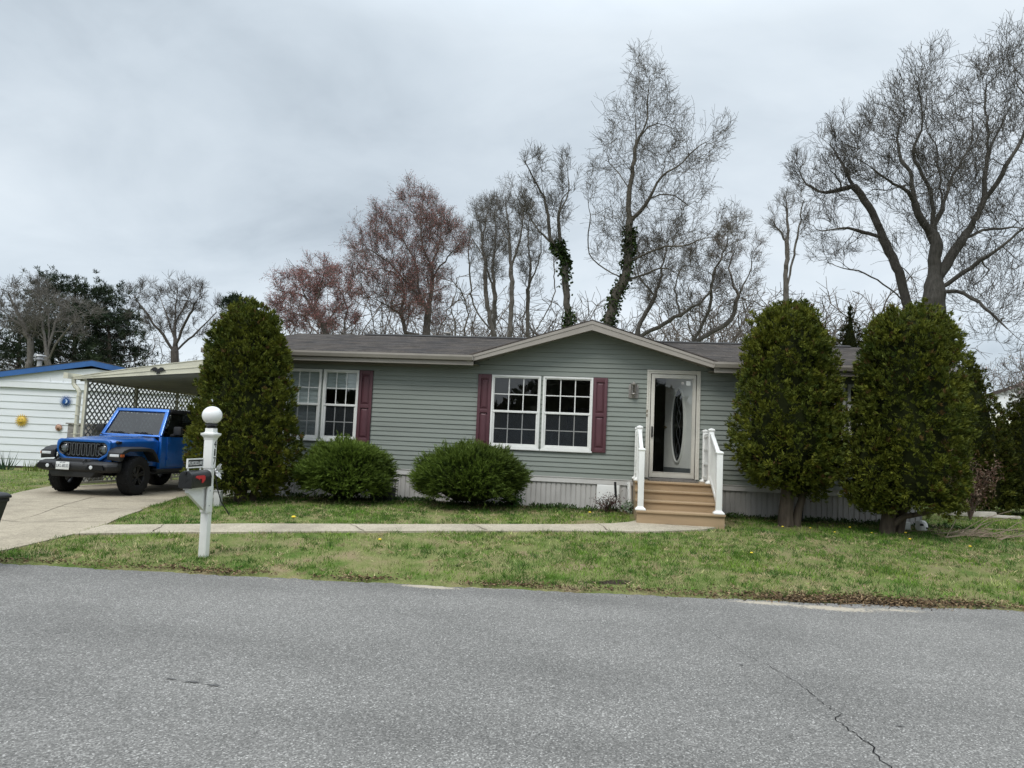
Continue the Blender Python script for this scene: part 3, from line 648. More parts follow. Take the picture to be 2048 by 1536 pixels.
for t_ in (0,.42,.95):
    q_ = [(x,zb_(x)+(zt(x)-zb_(x))*t_) for x in XS]
    for (p0,q0),(p1,q1) in zip(q_[:-1],q_[1:]): fb.bar((p0,CY0-.036,q0+.006),(p1,CY0-.036,q1+.006), .012, .016 if t_ else .02, (0,0,1))
B(fb, 'fascia_ribs', m_alu, carport)
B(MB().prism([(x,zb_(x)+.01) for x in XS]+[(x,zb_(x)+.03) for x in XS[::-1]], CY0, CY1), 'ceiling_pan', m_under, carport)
B(MB().prism([(x,zt(x)-.03) for x in XS]+[(x,zt(x)-.005) for x in XS[::-1]], CY0, CY1), 'roof_pan', m_alu, carport)
rb = MB(); y = CY0+.15
while y < CY1-.1:
    rb.add([(xl+.06,y,zb_(xl)+.009),(xr,y,zb_(xr)+.004),(xr,y+.06,zb_(xr)+.004),(xl+.06,y+.06,zb_(xl)+.009),(xl+.06,y+.02,zb_(xl)-.035),(xr,y+.02,zb_(xr)-.04),(xr,y+.04,zb_(xr)-.04),(xl+.06,y+.04,zb_(xl)-.035)],
           [(4,5,6,7),(0,1,5,4),(2,3,7,6),(1,2,6,5),(3,0,4,7)]); y += .2
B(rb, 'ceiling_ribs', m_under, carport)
gp = [(xl-.13,2.745),(xl-.13,2.70),(xl-.10,2.61),(xl-.002,2.60),(xl-.002,2.735),(xl-.015,2.735),(xl-.015,2.62),(xl-.09,2.625),(xl-.115,2.71),(xl-.115,2.745)]
B(MB().prism(gp, CY0-.16, CY1).box(xl-.125,xl-.005,CY0-.165,CY0-.16,2.605,2.735), 'gutter', m_alu, carport)
pz = gz(CX0,16)
pys = [CY0+.08, 17.8, 19.65, 21.3]
for yy in pys: B(MB().box(CX0-.035,CX0+.035,yy-.035,yy+.035,pz-.02,2.58), 'post', m_alu, carport, bev=.006)
B(MB().box(CX0-.05,CX0+.05,CY0,CY1,2.585,2.615), 'beam', m_alu, carport)
B(MB().tube([(xl+.02,CY0+.0,2.60),(xl+.03,CY0,2.50),(xl+.07,CY0,2.44),(xl+.15,CY0,2.37),(CX0-.11,CY0,2.30),(CX0-.11,CY0,pz+.02)], [.05]*6, 10), 'downspout', m_alu, carport)
for k in range(9): B(MB().box(CX0-.19,CX0+.04,CY0-.058,CY0-.05,.45+.22*k,.458+.22*k), 'strap', m_alu, carport)
for ya,yb2 in zip(pys[:-1], pys[1:]):
    lt = MB(); y0,y1 = ya+.036,yb2-.036; z0,z1 = pz+.12,2.56; sp = .165; hgt = z1-z0; c = y0-hgt
    while c < y1:     # two layers of diagonal laths clipped to the panel
        a0 = max(y0,c); a1 = min(y1,c+hgt)
        if a1-a0 > .02:
            lt.bar((CX0-.004,a0,z0+(a0-c)),(CX0-.004,a1,z0+(a1-c)), .034, .0075, (1,0,0)); lt.bar((CX0+.004,a0,z1-(a0-c)),(CX0+.004,a1,z1-(a1-c)), .034, .0075, (1,0,0))
        c += sp
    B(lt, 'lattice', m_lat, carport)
    for q0,q1 in ((z0-.05,z0),(z1,z1+.024)): B(MB().box(CX0-.02,CX0+.02,y0,y1,q0,q1), 'rail', m_alu, carport)
# black eagle plaque on the fascia
ex, ez = -10.25, zb_(-10.25)+.10
wing = [(0,.0),(.03,.055),(.075,.085),(.13,.075),(.19,.02),(.21,-.01),(.15,.005),(.13,-.03),(.10,-.015),(.07,-.05),(.05,-.03),(.03,-.055),(.0,-.05)]
wing = [(u*.85,w_*.85) for u,w_ in wing]
eg = MB(); full = wing+[(-u*1.1,w_) for u,w_ in wing[::-1][1:-1]]
eg.prism([(ex+u,ez+w_) for u,w_ in full], CY0-.062, CY0-.045).prism([(ex-.02,ez-.04),(ex+.025,ez-.04),(ex+.05,ez-.08),(ex+.02,ez-.07),(ex-.04,ez-.085)], CY0-.060, CY0-.044).prism([(ex-.02,ez),(ex+.0,ez+.025),(ex+.025,ez+.045),(ex+.045,ez+.035),(ex+.025,ez+.0)], CY0-.064, CY0-.046)
B(eg, 'eagle_plaque', M['black'], carport)
# grey weathered crate standing behind the carport post
cr = thing('storage_box', 'weathered grey wooden box standing behind the carport post by the white wall', 'box', (-13.3,17.6,gz(-13,17.6)))
m_gw = plain('weathered_wood', (.25,.235,.22), .9, 0, .3, 4, .2, .2, (1,1,5))
MB().box(-.26,.42,-.3,.3,0,1.45).build('body', m_gw, cr, bev=.01); MB().box(-.30,.46,-.34,.34,1.451,1.49).build('lid', m_gw, cr, bev=.01)

# ================================================================== NEIGHBOUR'S WHITE HOUSE (left)
NA = R(10); NB0 = Vector((-18.46,21.81,.10))
nb = thing('neighbor_house', 'white sided bungalow with bright blue gable trim beyond the carport', 'house', NB0, NA)
m_ns = plain('white_lap_siding', (.74,.765,.79), .5, 0, .05, 1.2, .4, 0, (.4,1,3)); m_nw = plain('white_panel', (.78,.80,.82), .5, 0, .05, 2)
m_blue = plain('blue_trim', (.03,.115,.33), .45, 0, .15, 2)
def nbl(px, py, dy=0):
    """pixel -> local (u,z) on the gable wall plane"""
    d = AF*FPX+AR*(px-1024)+AU*(768-py); n_ = np.array([-math.sin(NA),math.cos(NA),0]); t_ = (n_@(np.array(NB0)-CAM))/(n_@d); p = CAM+d*t_-np.array(NB0)
    return p[0]*math.cos(NA)+p[1]*math.sin(NA), p[2]
ua,za_ = nbl(190,722); uL = ua-4.9; uR = ua+4.9; zsl = (za_-nbl(0,745)[1])/(ua-nbl(0,745)[0])
zw0 = .06; zband = nbl(60,776)[1]; lap = MB(); z = zw0; e_ = (zband-zw0-.004)/11
for k in range(11):
    z1_ = z+e_; lap.sheet([(uL,-.028,z),(uR,-.028,z),(uR,-.006,z1_),(uL,-.006,z1_)]).sheet([(uL,0,z),(uR,0,z),(uR,-.028,z),(uL,-.028,z)]); z = z1_
lap.box(uL,uL+.03,.0,9,zw0,zband).box(uR-.03,uR,.0,9,zw0,zband).box(uL,uR,8.97,9,zw0,zband+.3)
lap.build('wall', m_ns, nb)
gb = MB(); zt0 = zband+.22; gl_ = lambda u: za_-.26-zsl*abs(u-ua)
gb.prism([(uL,zt0),(uR,zt0),(uR,max(zt0+.01,gl_(uR))),(ua,gl_(ua)),(uL,max(zt0+.01,gl_(uL)))], -.075, -.045)
u = uL+.2
while u < uR:
    if gl_(u) > zt0+.1: gb.box(u,u+.03,-.083,-.0755,zt0,gl_(u)-.01)
    u += .42
gb.build('gable_panel', m_nw, nb)
MB().box(uL-.05,uR+.05,-.10,-.045,zband,zt0-.002).box(uL-.05,uR+.05,-.11,-.1005,zt0-.03,zt0+.0).box(uL,uR,-.045,-.03,zband-.004,zband+.01).build('frieze_band', m_nw, nb)
rk = MB()
for s_ in (-1,1):
    ue = ua+s_*5.2; ze_ = za_-zsl*5.2
    rk.add([(ua,-.20,za_),(ua,-.20,za_-.18),(ue,-.20,ze_-.18),(ue,-.20,ze_),(ua,-.16,za_),(ua,-.16,za_-.18),(ue,-.16,ze_-.18),(ue,-.16,ze_)], [(0,1,2,3),(7,6,5,4),(0,4,5,1),(1,5,6,2),(2,6,7,3),(3,7,4,0)])
rk.build('rake_trim', m_blue, nb)
rn = MB()
for s_ in (-1,1):
    ue = ua+s_*5.25; ze_ = za_-zsl*5.25
    rn.add([(ua,-.21,za_+.02),(ue,-.21,ze_+.02),(ue,9.2,ze_+.02),(ua,9.2,za_+.02),(ua,-.21,za_+.001),(ue,-.21,ze_+.001),(ue,9.2,ze_+.001),(ua,9.2,za_+.001)], [(0,1,2,3),(7,6,5,4),(0,4,5,1),(1,5,6,2),(2,6,7,3),(3,7,4,0)])
nrf = rn.build('roof', plain('dark_roof_felt', (.07,.065,.06), .9, 0, .2, 3), nb)
vu = ua-3.25; vz = za_-zsl*3.25
m_gal = plain('galvanised', (.5,.5,.5), .4, .5, .1, 6)
MB().lathe([(.2,-.45),(.09,-.3),(.08,.14),(.08,.42),(.11,.45),(.2,.47),(.2,.485),(.11,.5),(.1,.56),(.2,.6),(.19,.63),(0,.66)], (vu,2.6,vz+.28), 18).build('vent_stack', m_gal, nrf, smooth=True)
MB().box(uL+.03,uR-.03,-.004,.06,-.3,zw0-.002).build('foundation', plain('brown_foundation', (.075,.05,.04), .9, 0, .3, 6), nb)
# three wall ornaments: each hangs on the siding and is a thing of its own
def on_wall(name, label, cat, px, py, grp=None):
    u_,z_ = nbl(px,py); w_ = NB0+Vector((math.cos(NA)*u_+math.sin(NA)*.05, math.sin(NA)*u_-math.cos(NA)*.05, z_))
    o = thing(name, label, cat, w_, NA, grp); o.scale = (1.08,1.08,1.08); return o
def star(n, ri, ro, twist=0):
    P_ = []
    for k in range(n):
        a_ = 2*math.pi*k/n; P_ += [(ri*math.cos(a_-math.pi/n),ri*math.sin(a_-math.pi/n)),(ro*math.cos(a_+twist),ro*math.sin(a_+twist))]
    return P_
disc = lambda r_,n=28,cx=0,cz=0: [(cx+r_*math.cos(2*math.pi*k/n),cz+r_*math.sin(2*math.pi*k/n)) for k in range(n)]
m_yel = plain('painted_gold', (.66,.44,.06), .5, 0, .15, 12); m_dk = plain('dark_line', (.10,.05,.02), .6); m_blu = plain('painted_blue', (.012,.085,.30), .4, 0, .3, 12)
s1 = on_wall('sun_plaque', 'yellow smiling sun plaque with curling rays on the white siding', 'wall ornament', 45, 841)
MB().prism(star(18,.105,.205,.09), -.012, 0).build('rays', m_yel, s1); MB().lathe([(0,-.045),(.06,-.042),(.10,-.025),(.112,-.013)], (0,0,0), 28, 'y').build('face', m_yel, s1, smooth=True)
fc = MB().tube([(.062*math.sin(a_),-.047,-.012-.052*math.cos(a_)) for a_ in np.linspace(-1.1,1.1,9)], .006, 6)
for s_ in (-1,1): fc.prism(disc(.011,10,s_*.04,.03), -.05, -.03)
fc.build('smile', m_dk, s1)
s2 = on_wall('sun_plaque', 'blue sun and moon plaque with pointed rays near the carport downspout', 'wall ornament', 133, 803)
MB().prism(star(20,.07,.195), -.012, 0).build('rays', m_blu, s2); MB().prism(disc(.080), -.035, -.0125).build('face', m_blu, s2, bev=.01)
MB().prism([(.01+.062*math.cos(a_),.062*math.sin(a_)) for a_ in np.linspace(-1.5,1.5,14)]+[(.03*math.cos(a_)-.0,.058*math.sin(a_)) for a_ in np.linspace(1.4,-1.4,10)], -.042, -.0355).build('moon', plain('pale_blue', (.55,.66,.82), .4), s2)
s3 = on_wall('face_plaque', 'small round terracotta face plaque on the white siding above the hood', 'wall ornament', 119, 855)
m_ter = plain('terracotta', (.36,.17,.11), .7, 0, .3, 14)
MB().prism(star(16,.085,.105), -.012, 0).build('rim', m_ter, s3); MB().lathe([(0,-.04),(.05,-.034),(.078,-.0125)], (0,0,0), 24, 'y').build('face', plain('pale_terracotta', (.50,.30,.21), .7, 0, .2, 20), s3, smooth=True)
MB().prism(disc(.035,14,0,-.045), -.05, -.03).prism(disc(.01,8,-.03,.02), -.048, -.03).prism(disc(.01,8,.03,.02), -.048, -.03).build('features', m_dk, s3)

# ================================================================== MAILBOX POST with globe lamp
px_,py_ = -4.525,8.13; pg = gz(px_,py_)-.02
mpst = thing('lamp_post', 'white square lamp post numbered 417 with a white globe on top', 'lamp post', (px_,py_,pg)); mpst.rotation_euler = (R(.6),R(-.6),0)
mv = M['white']; h_ = .044
MB().box(-h_,h_,-h_,h_,-.15,1.02).box(-h_-.008,h_+.008,-h_-.008,h_+.008,1.0205,1.38).build('post', mv, mpst, bev=.006)
MB().loft([[(-e,-e,z),(e,-e,z),(e,e,z),(-e,e,z)] for e,z in ((.054,1.35),(.058,1.375),(.082,1.405),(.084,1.425),(.06,1.432),(.05,1.44),(.048,1.485),(.0,1.487))]).build('post_cap', mv, mpst, bev=.003)
MB().lathe([(.052,1.487),(.056,1.50),(.05,1.507),(.07,1.52),(.068,1.535),(.0,1.537)], (0,0,0), 24).build('lamp_fitter', M['black'], mpst, smooth=True)
MB().lathe([(.112*math.sin(a_)+1e-5,1.634-.106*math.cos(a_)) for a_ in np.linspace(.45,math.pi,18)], (0,0,0), 32).build('globe', plain('opal_acrylic', (.80,.80,.78), .25, 0, .03, 3), mpst, smooth=True)
for k,ch in enumerate('417'): put_text('numeral', ch, .12, M['black'], mpst, (h_+.0105,.012,1.305-.098*k), (R(90),0,R(90)), .05 if ch != '1' else .026)
ba = MB(); z0_,z1_ = .55,.80
ba.prism([(-.44,z1_-.03),(-.44,z1_),(h_*-1,z1_),(-h_,z0_),(-.09,z0_)], -.02, .02, 'x'); ba.box(-.036,.036,-.45,h_*-1.0-.0005,z1_+.0005,z1_+.022); ba.box(-h_-.014,-h_-.001,-h_,h_,z0_-.03,z1_+.02).box(h_+.001,h_+.014,-h_-.06,h_-.02,z0_-.03,z1_+.02).box(-h_-.0,h_+.0,-h_-.016,-h_-.001,z0_-.03,z1_-.003)
br = ba.build('bracket', mv, mpst, bev=.004)
for zq in (.77,.60): MB().cbox((h_+.016,-.05,zq),(.006,.014,.014)).build('bolt', m_gal, mpst)
# the mailbox itself sits on the bracket
mbx = thing('mailbox', 'black metal curbside mailbox with red flag on the white post bracket', 'mailbox', (px_,py_-.07,pg+.823)); mbx.rotation_euler = mpst.rotation_euler
W2,HB2,L2 = .074,.114,.41
arch = [(-W2,0),(W2,0),(W2,HB2)]+[(W2*math.cos(a_),HB2+W2*math.sin(a_)) for a_ in np.linspace(.2,math.pi-.2,11)]+[(-W2,HB2)]
m_mb = plain('black_enamel', (.016,.017,.018), .32, 0, .2, 6, .5, .05)
MB().prism(arch, -L2, -.012).build('body', m_mb, mbx, bev=.004)
a2 = [(u*1.05,-.004+w_*1.03) for u,w_ in arch]
dm = MB().prism(a2, -L2-.022, -L2-.0005).build('door', m_mb, mbx, bev=.005)
MB().cbox((0,-L2-.03,HB2+W2*.72),(.03,.018,.03)).build('latch', m_mb, dm, bev=.004)
MB().prism([(-.05,.10),(-.02,.12),(0,.155),(.02,.12),(.05,.10),(.02,.085),(0,.06),(-.02,.085)], -L2-.026, -L2-.0225).build('emblem', m_mb, dm)
m_red = plain('flag_red', (.50,.03,.035), .4, 0, .1, 8)
MB().prism([(-.35,.108),(-.35,.125),(-.325,.132),(-.18,.132),(-.16,.118),(-.16,.082),(-.20,.05),(-.225,.05),(-.23,.095),(-.26,.10),(-.28,.085),(-.305,.10)], W2+.001, W2+.007, 'x').build('flag', m_red, mbx)
sg = thing('street_sign', 'small black and white street name sign standing on top of the mailbox', 'sign', (px_+.0,py_-.34,pg+.823+HB2+W2+.004)); sg.rotation_euler = mpst.rotation_euler
y0_,y1_ = -.155,.175
MB().ring([(y0_,.02),(y1_,.02),(y1_,.125),(y0_,.125)], [(y0_+.014,.034),(y1_-.014,.034),(y1_-.014,.111),(y0_+.014,.111)], -.006, .010, 'x').box(-.005,.005,y0_+.02,y0_+.04,-.012,.02).box(-.005,.005,y1_-.06,y1_-.04,-.012,.02).build('frame', mv, sg)
MB().box(-.003,.004,y0_+.013,y1_-.013,.033,.112).build('panel', M['black'], sg)
put_text('lettering', 'WELLINCORELLA AVE', .06, mv, sg, (.0055,.005,.072), (R(90),0,R(90)), .29)
fl = thing('flower_ornament', 'white spiky flower ornament with a black cord tied to the lamp post', 'ornament', (px_+.075,py_-.01,pg+1.0))
m_pw = plain('white_petal', (.70,.71,.72), .5, 0, .15, 20); pt = MB(); rg = random.Random(3)
for k in range(15):
    a_ = 2*math.pi*k/15+rg.uniform(-.15,.15); el = rg.uniform(-.2,.9); d_ = Vector((math.cos(el)*.45+.2, math.cos(a_)*.8, math.sin(a_)*.8)).normalized(); L_ = rg.uniform(.07,.13)
    n_ = d_.orthogonal().normalized()*.016; c2 = d_*L_
    pt.add([(0,0,0), tuple(c2*.55+n_), tuple(c2), tuple(c2*.55-n_)], [(0,1,2,3)])
pt.build('petals', m_pw, fl); MB().lathe([(0,.03),(.02,.025),(.028,.0),(.0,-.01)], (0,0,0), 12, 'x').build('center', m_gal, fl, smooth=True)
MB().tube([(.02,-.03,-.02),(.022,-.02,-.10),(.03,.02,-.22),(.05,.08,-.36),(.08,.16,-.46),(.10,.2,-.52)], .007, 6).build('cord', M['black'], fl)
ubx = at(438,972,11.6); ub = thing('utility_box', 'pale grey plastic box on the lawn edge behind the lamp post', 'box', (ubx[0]+.0,11.6,gz(ubx[0],11.6)))
MB().box(-.055,.055,-.05,.05,0,.24).build('body', plain('pale_grey_plastic', (.5,.5,.48), .6, 0, .1, 5), ub, bev=.01); MB().box(-.065,.065,-.06,.06,.241,.262).build('lid', plain('grey_plastic_lid', (.4,.4,.39), .6), ub, bev=.008)
# bin at the left edge
bx = at(18,992,7.0); bz = .012
tb = thing('trash_bin', 'black plastic trash bin at the driveway apron cut by the photo edge', 'bin', (bx[0]-.52,7.0,bz))
m_bin = plain('black_bin_plastic', (.02,.022,.025), .5, 0, .2, 6); H_ = bx[2]-bz
MB().loft([[(-a_,-a_,z),(a_,-a_,z),(a_,a_,z),(-a_,a_,z)] for a_,z in ((.17,.012),(.275,H_-.09),(.285,H_-.085),(.285,H_-.05))]).build('body', m_bin, tb, bev=.02)
MB().loft([[(-a_,-a_-.0,z),(a_,-a_,z),(a_,a_,z),(-a_,a_,z)] for a_,z in ((.30,H_-.049),(.30,H_-.02),(.27,H_+.005),(.15,H_+.03))]).build('lid', m_bin, tb, bev=.012)
for s_ in (-1,1): MB().lathe([(0,-.02),(.07,-.02),(.08,-.012),(.08,.012),(.07,.02),(0,.02)], (s_*.15,.15,.08), 18, 'x').build('wheel', M['black'], tb, smooth=True)

# ================================================================== BLUE OFF-ROADER
jx,jy,jz = -10.6,14.6,gz(-10.6,14.6)+.012
car = thing('parked_car', 'bright blue boxy off-roader with black roof nosing out of the carport', 'car', (jx,jy,jz), R(-3.5))
mt = NT('blue_car_paint'); mt.b.inputs['Coat Weight'].default_value = 1; mt.b.inputs['Coat Roughness'].default_value = .04
m_car = mt.fin(mt.ramp(mt.noise(90, 2, .5, mt.coord()), [(.35,(.002,.095,.40)),(.65,(.004,.14,.52))]), .32, .45, .5)
m_trim = plain('black_textured_trim', (.018,.018,.019), .55, 0, .1, 30, .4, .15); m_gloss = plain('gloss_black', (.006,.006,.007), .12, 0, .1, 5, .5)
m_tyre = plain('tyre_rubber', (.012,.012,.013), .8, 0, .2, 20, .3, .2); m_rim = plain('dark_alloy', (.035,.035,.037), .35, .6, .1, 6); m_lens = plain('lamp_lens', (.62,.64,.66), .12, 0, .1, 20); m_amb = plain('amber_lens', (.45,.10,.02), .25)
m_chr = plain('satin_chrome', (.34,.35,.37), .3, .8, .1, 10); m_cgl = glass('car_glass', (.42,.45,.45), 1.55)
def bodyring(y, hw, z0, ze, zc, shr=.84): return [(-hw*.97,y,z0),(hw*.97,y,z0),(hw,y,ze-.05),(hw*.985,y,ze),(hw*shr,y,zc-.012),(hw*.4,y,zc),(-hw*.4,y,zc),(-hw*shr,y,zc-.012),(-hw*.985,y,ze),(-hw,y,ze-.05)]
MB().loft([bodyring(-.47,.625,.66,1.085,1.125),bodyring(-.38,.64,.64,1.10,1.155),bodyring(0,.67,.62,1.115,1.185),bodyring(.45,.705,.6,1.13,1.205),bodyring(.83,.735,.58,1.145,1.22)]).build('hood', m_car, car, bev=.012)
hs = MB()   # raised hood centre
hs.loft([[(-.33,-.30,1.15),(.33,-.30,1.15),(.30,-.24,1.178),(-.30,-.24,1.178)],[(-.40,.76,1.2),(.40,.76,1.2),(.36,.76,1.24),(-.36,.76,1.24)]]).build('hood_bulge', m_car, car, bev=.012)
MB().box(-.62,.62,.84,.94,1.12,1.232).build('cowl', m_trim, car, bev=.01)
tubr = lambda y: [(-.785,y,.52),(.785,y,.52),(.80,y,.9),(.785,y,1.235),(-.785,y,1.235),(-.80,y,.9)]
# tub built as shell pieces so that the cabin is hollow
tb_ = MB()
for s_ in (-1,1): tb_.loft([[(s_*.785,y,.52),(s_*.80,y,.9),(s_*.785,y,1.235),(s_*.72,y,1.235),(s_*.72,y,.52)] for y in (.835,2.72,3.72)])
tb_.box(-.72,.72,.96,3.72,.5,.56).box(-.72,.72,3.66,3.72,.56,1.235).box(-.72,.72,.845,.89,.56,1.12)
tb_.build('tub', m_car, car, bev=.012)
for y0,y1 in ((1.02,2.02),(2.05,2.78)):
    for s_ in (-1,1):
        d_ = MB().loft([[(s_*.788,y,.58),(s_*.803,y,.9),(s_*.79,y,1.232),(s_*.805,y,1.232),(s_*.818,y,.9),(s_*.802,y,.58)] for y in (y0,y1)]).build('door', m_car, car, bev=.01)
        MB().cbox((s_*.835,y1-.16,1.08),(.03,.17,.035)).build('handle', m_trim, d_, bev=.008)
        MB().cbox((s_*.826,y0+.02,.75),(.02,.05,.06)).cbox((s_*.82,y0+.02,1.08),(.02,.05,.06)).build('hinge', m_car, d_, bev=.006)
# windscreen
ws = lambda t,e: [(-.745+.06*t,.985+.40*t,1.222+.56*t),(.745-.06*t,.985+.40*t,1.222+.56*t)]
A0,A1 = Vector((-.725,.87,1.24)),Vector((.725,.87,1.24)); B0,B1 = Vector((-.635,1.19,1.815)),Vector((.635,1.19,1.815))
wf = MB().bar(A0,B0,.085,.06,(0,1,-.7)).bar(A1,B1,.085,.06,(0,1,-.7)).bar(B0-Vector((.04,0,0)),B1+Vector((.04,0,0)),.065,.085,(0,1,1.4)).bar(A0,A1,.05,.05,(0,1,1.4))
wsf = wf.build('windshield_frame', m_car, car, bev=.015)
q0 = lambda a,b,t: a+(b-a)*t
MB().sheet([q0(A0,A1,.03),q0(A0,A1,.97),q0(B0,B1,.97),q0(B0,B1,.03)]).build('windshield', m_cgl, wsf)
for x0_,x1_ in ((-.18,-.66),(.42,-.06)):
    pa = Vector((x0_,.885,1.245)); pb = Vector((x1_+.1,.918,1.30)); dirn = Vector((0,-.02,.012))
    MB().tube([pa+dirn,pa+Vector((-.02,.0,.05))+dirn,(pa+pb)/2+Vector((0,-.0,.03))+dirn],.009,6).bar((pa+Vector((.12,.0,.02))+dirn),pb+dirn-Vector((0,0,.0)),.014,.02).build('wiper', m_trim, wsf)
MB().cbox((0,1.20,1.70),(.24,.03,.07)).build('rear_view_mirror', m_trim, wsf, bev=.01)
# roof, pillars, side glass
MB().loft([[(-.69,y,zr-.05),(.69,y,zr-.05),(.66,y,zr),(.3,y,zr+.018),(-.3,y,zr+.018),(-.66,y,zr)] for y,zr in ((1.20,1.84),(1.4,1.862),(3.7,1.85))]).build('roof', m_trim, car, bev=.015)
pl = MB()
for s_ in (-1,1):
    for ya,yb2,w_ in ((2.03,2.02,.07),(2.80,2.78,.08),(3.68,3.60,.09)): pl.bar((s_*.775,ya,1.235),(s_*.68,yb2,1.79),w_,.05,(1,0,0))
    pl.bar((s_*.68,1.22,1.80),(s_*.68,3.65,1.80),.05,.05)
pl.build('pillars', m_trim, car, bev=.008)
for s_ in (-1,1):
    for ya,yb2,yc,yd in ((.98,1.99,1.98,1.28),(2.07,2.76,2.74,2.06),(2.85,3.62,3.55,2.83)):
        MB().add([(s_*.778,ya,1.237),(s_*.778,yb2,1.237),(s_*.686,yc,1.765),(s_*.686,yd,1.765)],[(0,1,2,3)]).build('side_window', glass('tinted_glass', (.06,.065,.07), 1.5), car)
MB().add([(-.7,3.7,1.24),(.7,3.7,1.24),(.64,3.64,1.77),(-.64,3.64,1.77)],[(0,1,2,3)]).build('rear_window', glass('rear_tint', (.2,.22,.22), 1.5), car)
cb = MB()
for s_ in (-1,1): cb.cbox((s_*.37,1.95,.82),(.5,.5,.16)).cbox((s_*.37,2.22,1.12),(.48,.14,.62),rx=R(-12)).cbox((s_*.37,2.3,1.50),(.26,.09,.17)).cbox((s_*.37,3.05,1.1),(.5,.14,.6))
cb.cbox((0,1.15,1.12),(1.4,.3,.2)).cbox((.37,1.42,1.12),(.04,.2,.04))
cb.lathe([(.175,-.012),(.19,0),(.175,.012),(.165,0),(.175,-.012)],(.37,1.5,1.17),20,'y'); cb.build('cabin', plain('dark_upholstery', (.02,.02,.021), .8, 0, .2, 10), car, bev=.03)
# grille face
def rrect(x0,x1,z0,z1,r_,ch=0,n=5):
    P_ = []
    for cx,cz,a0 in ((x1-r_,z1-r_,0),(x0+r_,z1-r_,90),):
        P_ += [(cx+r_*math.cos(R(a0+90*k/n)),cz+r_*math.sin(R(a0+90*k/n))) for k in range(n+1)]
    P_ += [(x0,z0+ch),(x0+ch*.25,z0+ch*.55),(x0+ch*.9,z0+.02),(x0+ch*1.1,z0),(x1-ch*1.1,z0),(x1-ch*.9,z0+.02),(x1-ch*.25,z0+ch*.55),(x1,z0+ch)]
    return P_
go = rrect(-.625,.625,.70,1.13,.10,.20); gi = rrect(-.565,.565,.755,1.075,.115,.16)
gr = MB().ring(go, gi, -.545, -.46).build('grille', m_car, car, bev=.012)
MB().prism(gi, -.49, -.462).build('grille_recess', m_gloss, gr)
sl2 = MB()
for k in range(7):
    cx = (k-3)*.112; w_ = .036; sl2.ring(rrect(cx-w_,cx+w_,.79,1.05,.028,.02,4), rrect(cx-w_+.007,cx+w_-.007,.797,1.043,.022,.016,4), -.535, -.4905)
sl2.build('slot_frames', m_chr, gr)
bars = MB()
for k in range(8): cx = (k-3.5)*.112; bars.box(cx-.014,cx+.014,-.53,-.4905,.77,1.06)
bars.build('grille_bars', m_gloss, gr, bev=.006)
for s_ in (-1,1):
    hl = MB().lathe([(.128,-.4905),(.13,-.535),(.115,-.55),(.1,-.535),(.098,-.5)], (s_*.455,0,.93), 28, 'y').build('headlight', m_gloss, car, smooth=True)
    MB().lathe([(.099,-.52),(.07,-.545),(0,-.553)], (s_*.455,0,.93), 24, 'y').build('lens', glass('headlamp_glass', (.75,.78,.8)), hl, smooth=True)
    MB().lathe([(.095,-.496),(.05,-.5),(.045,-.515),(0,-.517)], (s_*.455,0,.945), 20, 'y').cbox((s_*.455,-.515,.9),(.12,.02,.03)).build('reflector', m_chr, hl, smooth=True)
    MB().cbox((s_*.655,-.30,1.085),(.035,.09,.05)).lathe([(0,-.03),(.035,-.03),(.035,.03),(0,.03)], (s_*.655,-.36,1.085), 12, 'x').build('hood_latch', m_trim, car, bev=.005)
    # fender flare over the front wheel and the rear one
    for yc,fr_ in ((0,True),(3.01,False)):
        pr_ = [(-.60,.735),(-.585,.90),(-.50,.965),(-.36,1.005),(.30,1.015),(.42,.985),(.54,.87),(.64,.70)] if fr_ else [(-.58,.72),(-.5,.9),(-.36,1.0),(.34,1.0),(.48,.92),(.58,.74)]
        top = [(yc+a_,b_) for a_,b_ in pr_]; bot = [(yc+a_*.90+(.0),b_-.075 if 0 < i_ < len(pr_)-1 else b_) for i_,(a_,b_) in enumerate(pr_)]
        ff = MB()
        xi, xo = s_*.62, s_*.935
        n_ = len(top); vs = [(xi,*p) for p in top]+[(xo,p[0],p[1]-.03) for p in top]+[(xi,*p) for p in bot]+[(xo,p[0],p[1]-.02) for p in bot]
        fs_ = []
        for i_ in range(n_-1): fs_ += [(i_,i_+1,n_+i_+1,n_+i_),(2*n_+i_,3*n_+i_,3*n_+i_+1,2*n_+i_+1),(n_+i_,n_+i_+1,3*n_+i_+1,3*n_+i_),(i_,2*n_+i_,2*n_+i_+1,i_+1)]
        ff.add(vs, fs_+[(0,n_,3*n_,2*n_),(n_-1,3*n_-1,4*n_-1,2*n_-1)])
        if fr_: ff.box(min(s_*.64,s_*.93),max(s_*.64,s_*.93),-.605,-.50,.735,.885)
        flr = ff.build('fender_flare', m_trim, car, bev=.014)
        if fr_:
            MB().box(min(s_*.69,s_*.90),max(s_*.69,s_*.90),-.615,-.59,.80,.855).build('running_light', m_lens, flr, bev=.008)
            MB().box(min(s_*.90,s_*.948),max(s_*.90,s_*.948),-.60,-.50,.80,.855).build('marker_light', m_amb, flr, bev=.008)
    MB().box(min(s_*.60,s_*.62),max(s_*.60,s_*.62),-.44,.56,.5,.98).build('wheel_well', m_gloss, car)
    MB().box(min(s_*.72,s_*.86),max(s_*.72,s_*.86),.66,2.42,.46,.53).build('side_step', m_trim, car, bev=.02)
    mm = MB().cbox((s_*.985,1.12,1.38),(.19,.10,.19)).build('door_mirror', m_trim, car, bev=.03)
    MB().bar((s_*.80,1.12,1.27),(s_*.93,1.12,1.30),.06,.05).build('mirror_arm', m_trim, mm, bev=.01)
MB().box(-.62,.62,-.40,3.6,.40,.58).build('chassis', m_gloss, car)
